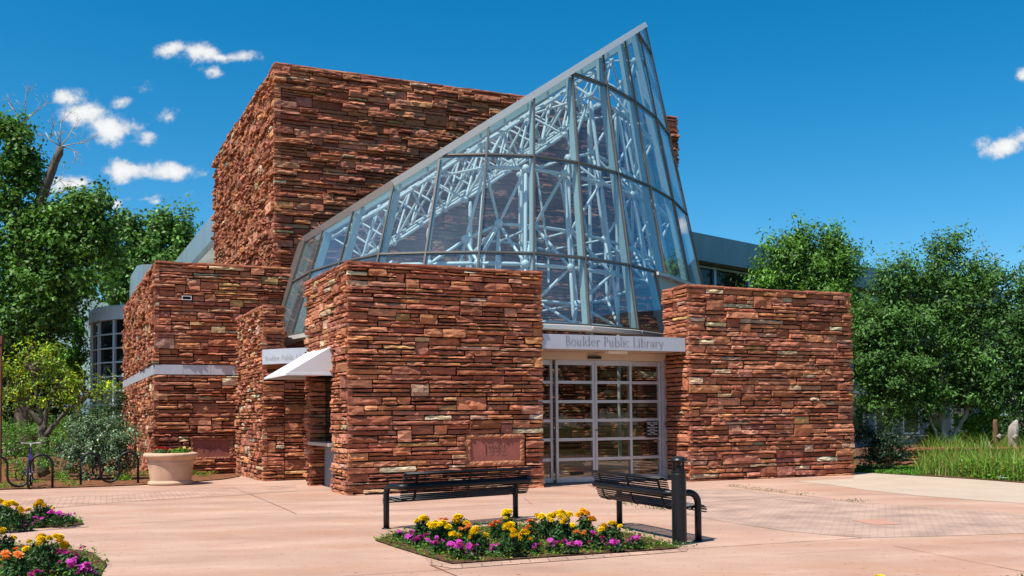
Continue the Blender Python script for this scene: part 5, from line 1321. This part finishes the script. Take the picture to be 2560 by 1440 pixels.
mb = MB(); mb.lathe([(.045, .893), (.045, .93), (.03, .94), (.03, .985), (.04, .994)], 16); mb.build('lamp', 'black_plastic', t)

# ---------------------------------------------------------------- planter, bike racks, bicycle
po = G(427, 1214.5); po = po + .52 * np.array([po[0], po[1], 0]) / np.hypot(po[0], po[1]); t = thing('planter', 'large round tan concrete planter with red flowers before the low wing', 'planter', po)
sc_ = 1.0
mb = MB(); mb.lathe([(.50, 0), (.525, .015), (.53, .05), (.52, .075), (.505, .09), (.47, .10), (.475, .12), (.50, .30), (.525, .50), (.528, .515), (.545, .53), (.545, .575), (.54, .585), (.55, .60), (.575, .635), (.60, .65), (.625, .68), (.632, .715), (.62, .745), (.585, .762), (.54, .765), (.52, .75), (.51, .70), (.02, .70)], 48); mb.build('pot', 'terracotta_pot', t, smooth=True)
mb = MB(); mb.lathe([(.505, .69), (.4, .72), (.001, .735)], 24); mb.build('potting_soil', 'soil', t)
rg_ = r_(77)
def pot_plant(name, label, cat, off, r, h, tone, n, bl=None, nb=0, seed=0):
    rg_ = r_(seed); b = po + np.array([off[0], off[1], .725]); t2 = thing(name, label, cat, b)
    d = unit(rg_.normal(size=(n, 3))); d[:, 2] = np.abs(d[:, 2]); P = d * rg_.uniform(.3, 1, (n, 1)) * np.array([r, r, h * .8]); P[:, 2] += .01
    col = np.asarray(tone) * (1 + .4 * rg_.normal(size=(n, 1))).clip(.3, 2)
    V, Fq, c = leaves_arrays(P, unit(d + rg_.normal(size=(n, 3)) * .5), rg_.uniform(.04, .08, n), col, rng=rg_); link_mesh('foliage', V, Fq, 'leaf', t2, c)
    for i in range(nb):
        o = bpy.data.objects.new('blossom', bl[i % len(bl)]); COL.objects.link(o); o.parent = t2; a = rg_.uniform(0, 6.28); q = rg_.random() ** .5 * r * .95; k = rg_.uniform(.035, .055); o.location = (q * cos(a), q * sin(a), h * rg_.uniform(.6, 1.05)); o.scale = (k, k, k); o.rotation_euler = (.7, 0, a)
PR = [rayflower('blossom', 80 + i, (.55, .006, .012), (.42, .004, .01), rings=3, per=9) for i in range(2)]
PY = [rayflower('blossom', 84, (.62, .60, .2), (.6, .5, .1), rings=2, per=7)]
pot_plant('geranium', 'red flowering geranium at the left in the tan planter', 'flower', (-.16, -.18), .24, .17, (.06, .13, .03), 380, PR, 13, 90)
pot_plant('bedding_plant', 'leafy green plant with pale buds at the right in the tan planter', 'flower', (.27, -.14), .25, .17, (.09, .22, .02), 600, PY, 8, 91)
mb = MB(); b = po + np.array([-.03, 0, .725]); t2 = thing('spike_plant', 'dark spiky leaves standing up in the middle of the tan planter', 'plant', b)
for i in range(9):
    a = i * 2.4; l_ = .34 if i < 3 else .25; q = .05 if i < 3 else .16; e_ = np.array([q * cos(a), q * sin(a), l_]); s_ = np.array([-sin(a), cos(a), 0]) * .016
    mb.add([-s_ * .6, s_ * .6, e_ * .55 + s_ + np.array([0, 0, .03]), e_ * .55 - s_ + np.array([0, 0, .03]), e_], [(0, 1, 2, 3), (3, 2, 4)], (.06, .02, .035))
mb.build('leaf_blades', 'blossom', t2)

def rack(label, base, along, n_arch=2, span=.465, rise=.80):
    a = atan2(along[1], along[0]); t = thing('bike_rack', label, 'bike rack', base, a, 'black wave bike racks'); r = span / 2; P = [np.array([0, 0, 0]), np.array([0, 0, rise - r - .03])]; x = 0
    for i in range(2 * n_arch - 1):
        up_ = i % 2 == 0; c = (x + r, 0, rise - r - .03 if up_ else r + .06)
        P += arcpts(c, r, pi, 0, 12, (1, 0, 0), (0, 0, 1 if up_ else -1)); x += span
    P.append(np.array([x, 0, 0])); mb = MB(); mb.tube(P, .028, 10); mb.build('bent_tube', 'black_metal', t, smooth=True)
    for xx in (0, x): mb = MB(); mb.lathe([(.06, 0), (.06, .012), (.03, .014)], 12, (xx, 0, 0)); mb.build('foot_plate', 'black_metal', t)
    return t
q0, q1 = G(202, 1213.5), G(345, 1208.5); dd_ = (q1 - q0) / np.linalg.norm(q1 - q0)
rack('black wave bike rack with no bicycle, left of the planter', q0, dd_, span=np.linalg.norm(q1 - q0) / 3)
q1b = G(131, 1219.5); rack('black wave bike rack holding the bicycle at the left edge', q1b - dd_ * .47 * 3, dd_, span=.47, rise=.80)
# bicycle seen from behind
bb = G(69, 1224.5); bd_ = np.array([-.41, 1.0, 0]); bd_ /= np.linalg.norm(bd_)
BK = thing('bicycle', 'dark blue bicycle parked tail-out at the left wave rack', 'bicycle', bb + np.array([0, .0, 0]), atan2(bd_[1], bd_[0]))
def Yb(x, y, z): return np.array([x, y, z])
def wheel(cx_, lbl=None):
    Rw = .335; mb = MB(); P = arcpts((cx_, 0, Rw), Rw - .02, 0, 2 * pi, 33, (1, 0, 0), (0, 0, 1)); mb.tube(P, .024, 8, cap=False); ty = mb.build('tyre', 'tyre', None, smooth=True)
    wl = bpy.data.objects.new('wheel', None)
    ob = MB(); ob.tube(arcpts((cx_, 0, Rw), Rw - .045, 0, 2 * pi, 33, (1, 0, 0), (0, 0, 1)), .011, 6, cap=False); rim = ob.build('wheel', 'alu', BK, smooth=True); ty.parent = rim
    sp = MB()
    for k in range(18):
        a = 2 * pi * k / 18; s = .02 if k % 2 else -.02; sp.tube([(cx_ + .02 * cos(a + .8), s, Rw + .02 * sin(a + .8)), (cx_ + (Rw - .05) * cos(a), 0, Rw + (Rw - .05) * sin(a))], .0018, 4)
    sp.tube([(cx_, -.05, Rw), (cx_, .05, Rw)], .02, 8); sp.build('spokes', 'alu', rim)
    bpy.data.objects.remove(wl)
wheel(.335); wheel(1.36)
fr = MB(); RA = (.335, 0, .335); BB_ = (.76, 0, .28); ST_ = (.60, 0, .80); HT = (1.16, 0, .90); HB_ = (1.20, 0, .76)
for s in (-.06, .06):
    fr.tube([(RA[0], s, RA[2]), (BB_[0] - .05, s * .7, BB_[2])], .010, 6); fr.tube([(RA[0], s, RA[2]), (ST_[0] + .03, s * .35, ST_[2] - .1)], .009, 6)
fr.tube([BB_, ST_], .016, 8); fr.tube([BB_, HB_], .019, 8); fr.tube([(ST_[0] + .02, 0, ST_[2] - .07), HT], .016, 8); fr.tube([HT, HB_], .021, 8); fr.tube([(BB_[0], -.045, BB_[2]), (BB_[0], .045, BB_[2])], .024, 8)
fr.build('frame', 'bike_paint', BK, smooth=True)
fk = MB()
for s in (-.055, .055): fk.tube([(1.36, s, .335), (1.24, s, .70)], .011, 6)
fk.tube([(1.24, -.06, .70), (1.24, .06, .70)], .014, 6); fk.tube([(1.235, 0, .70), (1.205, 0, .76)], .016, 6); fk.build('fork', 'black_metal', BK, smooth=True)
hb = MB(); hb.tube([(1.15, 0, .9), (1.135, 0, .99), (1.19, 0, 1.02)], .014, 8); hb.tube([(1.15, -.32, 1.045), (1.18, -.16, 1.03), (1.19, 0, 1.02), (1.18, .16, 1.03), (1.15, .32, 1.045)], .012, 8); hb.build('handlebar', 'alu', BK, smooth=True)
for s in (-1, 1): g_ = MB(); g_.tube([(1.16, s * .22, 1.037), (1.145, s * .335, 1.047)], .018, 8); g_.build('grip', 'black_plastic', BK)
sd2 = MB(); sd2.tube([ST_, (.565, 0, .91)], .013, 8); sd2.add([(.43, -.075, .945), (.43, .075, .945), (.52, .07, .945), (.62, .025, .94), (.70, .016, .938), (.70, -.016, .938), (.62, -.025, .94), (.52, -.07, .945), (.43, -.065, .91), (.43, .065, .91), (.52, .05, .905), (.62, .015, .915), (.70, .01, .925), (.70, -.01, .925), (.62, -.015, .915), (.52, -.05, .905)],
      [(0, 1, 2, 7), (7, 2, 3, 6), (6, 3, 4, 5), (8, 15, 10, 9), (15, 14, 11, 10), (14, 13, 12, 11)] + [(i, (i + 1) % 8, 8 + (i + 1) % 8, 8 + i) for i in range(8)]); sd2.build('saddle', 'black_plastic', BK)
cr = MB(); cr.lathe([(.085, -.003), (.085, .003)], 20, (0, 0, 0)); cv = np.concatenate(cr.v); cr.v = [np.column_stack([cv[:, 0] + BB_[0], -.055 + cv[:, 2], cv[:, 1] + BB_[2]])]
cr.beam((BB_[0], -.065, BB_[2]), (BB_[0] + .14, -.07, BB_[2] - .09), .014, .022); cr.beam((BB_[0], .065, BB_[2]), (BB_[0] - .14, .07, BB_[2] + .09), .014, .022); cr.build('crank', 'black_metal', BK)
for x, y, z in ((BB_[0] + .14, -.12, BB_[2] - .09), (BB_[0] - .14, .12, BB_[2] + .09)): p_ = MB(); p_.box((x - .045, y - .045, z - .01), (x + .045, y + .045, z + .01)); p_.build('pedal', 'black_plastic', BK)
rl = MB(); rl.box((.49, -.025, .82), (.515, .025, .86)); rl.build('rear_light', 'rust', BK)

# ---------------------------------------------------------------- right garden : low wall, logs, table, litter ; left fence and post
def local_wall(name, label, p0, p1, h, th, seed, cat='wall'):
    d = p1 - p0; L_ = float(np.linalg.norm(d)); a = atan2(d[1], d[0]); t = thing(name, label, cat, p0, a); mb = MB(); cp = MB()
    stone_face(mb, (0, 0, 0), UX, -VX, L_, -.02, h - .07, seed, prot=(0, .05), unit=(.06, .12)); coping(cp, np.array([0, 0, 0.]), UX, -VX, L_, h - .07, seed + 3, depth=th, over=.04)
    co = MB(); co.box((.02, .04, -.02), (L_ - .02, th, h - .075)); co.build('wall_core', 'mortar', t); mb.build('stone_facing', 'sandstone', t); cp.build('coping', 'cap_stone', t)
local_wall('garden_wall', 'low flat topped sandstone garden wall under the right-hand trees', G(2225, 1172), atD(2620, 1180, 28.9) * np.array([1, 1, 0]), .56, .4, 601)
def logpost(label, px_, D, top, w, seed, tip):
    b = atD(px_, 1000, D); b[2] = 0; rg_ = r_(seed); h = atD(px_, top, D)[2]; t = thing('log_post', label, 'log', b, 0, 'weathered log posts in the right garden'); mb = MB()
    pts = []; rad = []
    n = 12
    for i in range(n + 1):
        s = i / n; pts.append((tip[0] * s ** 3 + rg_.normal() * .012, rg_.normal() * .012, h * s)); rad.append(w * (1.08 - .25 * s + .10 * sin(s * 9 + seed)) * (1 if s < .85 else (1 - (s - .85) / .15 * tip[1])))
    mb.tube(pts, rad, 11); mb.build('weathered_log', 'wood_grey' if seed % 2 else 'wood_brown', t, smooth=True)
    mb = MB(); mb.tube([(.0, -w * .9, h * .62), (.05, -w * 1.25, h * .68)], [.07, .04], 7); mb.build('broken_branch', 'wood_grey', t)
logpost('brown split log post, left of the pale pointed one', 2490, 29.6, 1049, .095, 4, (-.06, .35))
logpost('pale grey log post with a pointed top', 2527, 29.2, 1050, .15, 7, (.16, .75))
for i, (a, b, lb) in enumerate((((2470, 1105), (2500, 1135), 'grey fallen branch left of the log posts'), ((2535, 1125), (2575, 1150), 'grey fallen branch right of the log posts'))):
    p, q = atD(*a, 29.0), atD(*b, 28.6); q[2] = .06; mb = MB(); limb(mb, [p, q], .03, .045, 6); tag(mb.build('fallen_branch', 'wood_grey'), lb, 'branch')
tb_ = atD(2305, 1000, 33.5); tb_[2] = 0; t = thing('concrete_table', 'pale concrete picnic table under the right-hand trees', 'table', tb_)
mb = MB(); mb.box((-.75, -.35, .70), (.55, .35, .80)); mb.build('table_top', 'concrete_grey', t); mb = MB(); mb.prism([(-.1, -.25), (.25, -.25), (.25, .25), (-.1, .25)], 0, .70); mb.build('pedestal', 'concrete_grey', t)
lt = G(2503, 1201); mb = MB(); rg_ = r_(88); mb.ball((0, 0, .05), .07, 9, 6, .8); V = mb.v[0] + rg_.normal(size=mb.v[0].shape) * .016; V[:, 2] = np.maximum(V[:, 2], .0); mb.v[0] = V
o = mb.build('litter', 'white_litter'); o.location = lt; tag(o, 'crumpled white bag at the edge of the tall grass', 'litter')
# fence at far left
fp0, fp1 = atD(-60, 1000, 45) * np.array([1, 1, 0]), atD(190, 1000, 46) * np.array([1, 1, 0]); d = fp1 - fp0; L_ = float(np.linalg.norm(d)); t = thing('picket_fence', 'pale picket fence in the shade beyond the bicycle', 'fence', fp0, atan2(d[1], d[0]))
mb = MB()
for i in range(int(L_ / .11)): mb.box((i * .11, -.02, .05), (i * .11 + .07, 0, 1.05 + .02 * (i % 2)))
mb.box((0, .002, .25), (L_, .04, .33)); mb.box((0, .002, .8), (L_, .04, .88)); mb.build('pickets', 'picket', t)
for k in range(3): mb = MB(); x = .1 + k * (L_ - .3) / 2; mb.box((x, .045, -.02), (x + .1, .14, 1.15)); mb.build('post', 'wood_brown', t)
lp = atD(1, 1000, 25.5) * np.array([1, 1, 0]); t = thing('rusty_post', 'rusty brown post cut off by the left edge of the picture', 'post', lp)
mb = MB(); mb.box((-.03, -.03, -.02), (.03, .03, 3.5)); mb.build('pole', 'rust', t); mb = MB(); mb.prism([(-.06, -.06), (.06, -.06), (.06, .06), (-.06, .06)], 3.5, 3.7); mb.build('cap', 'rust', t)
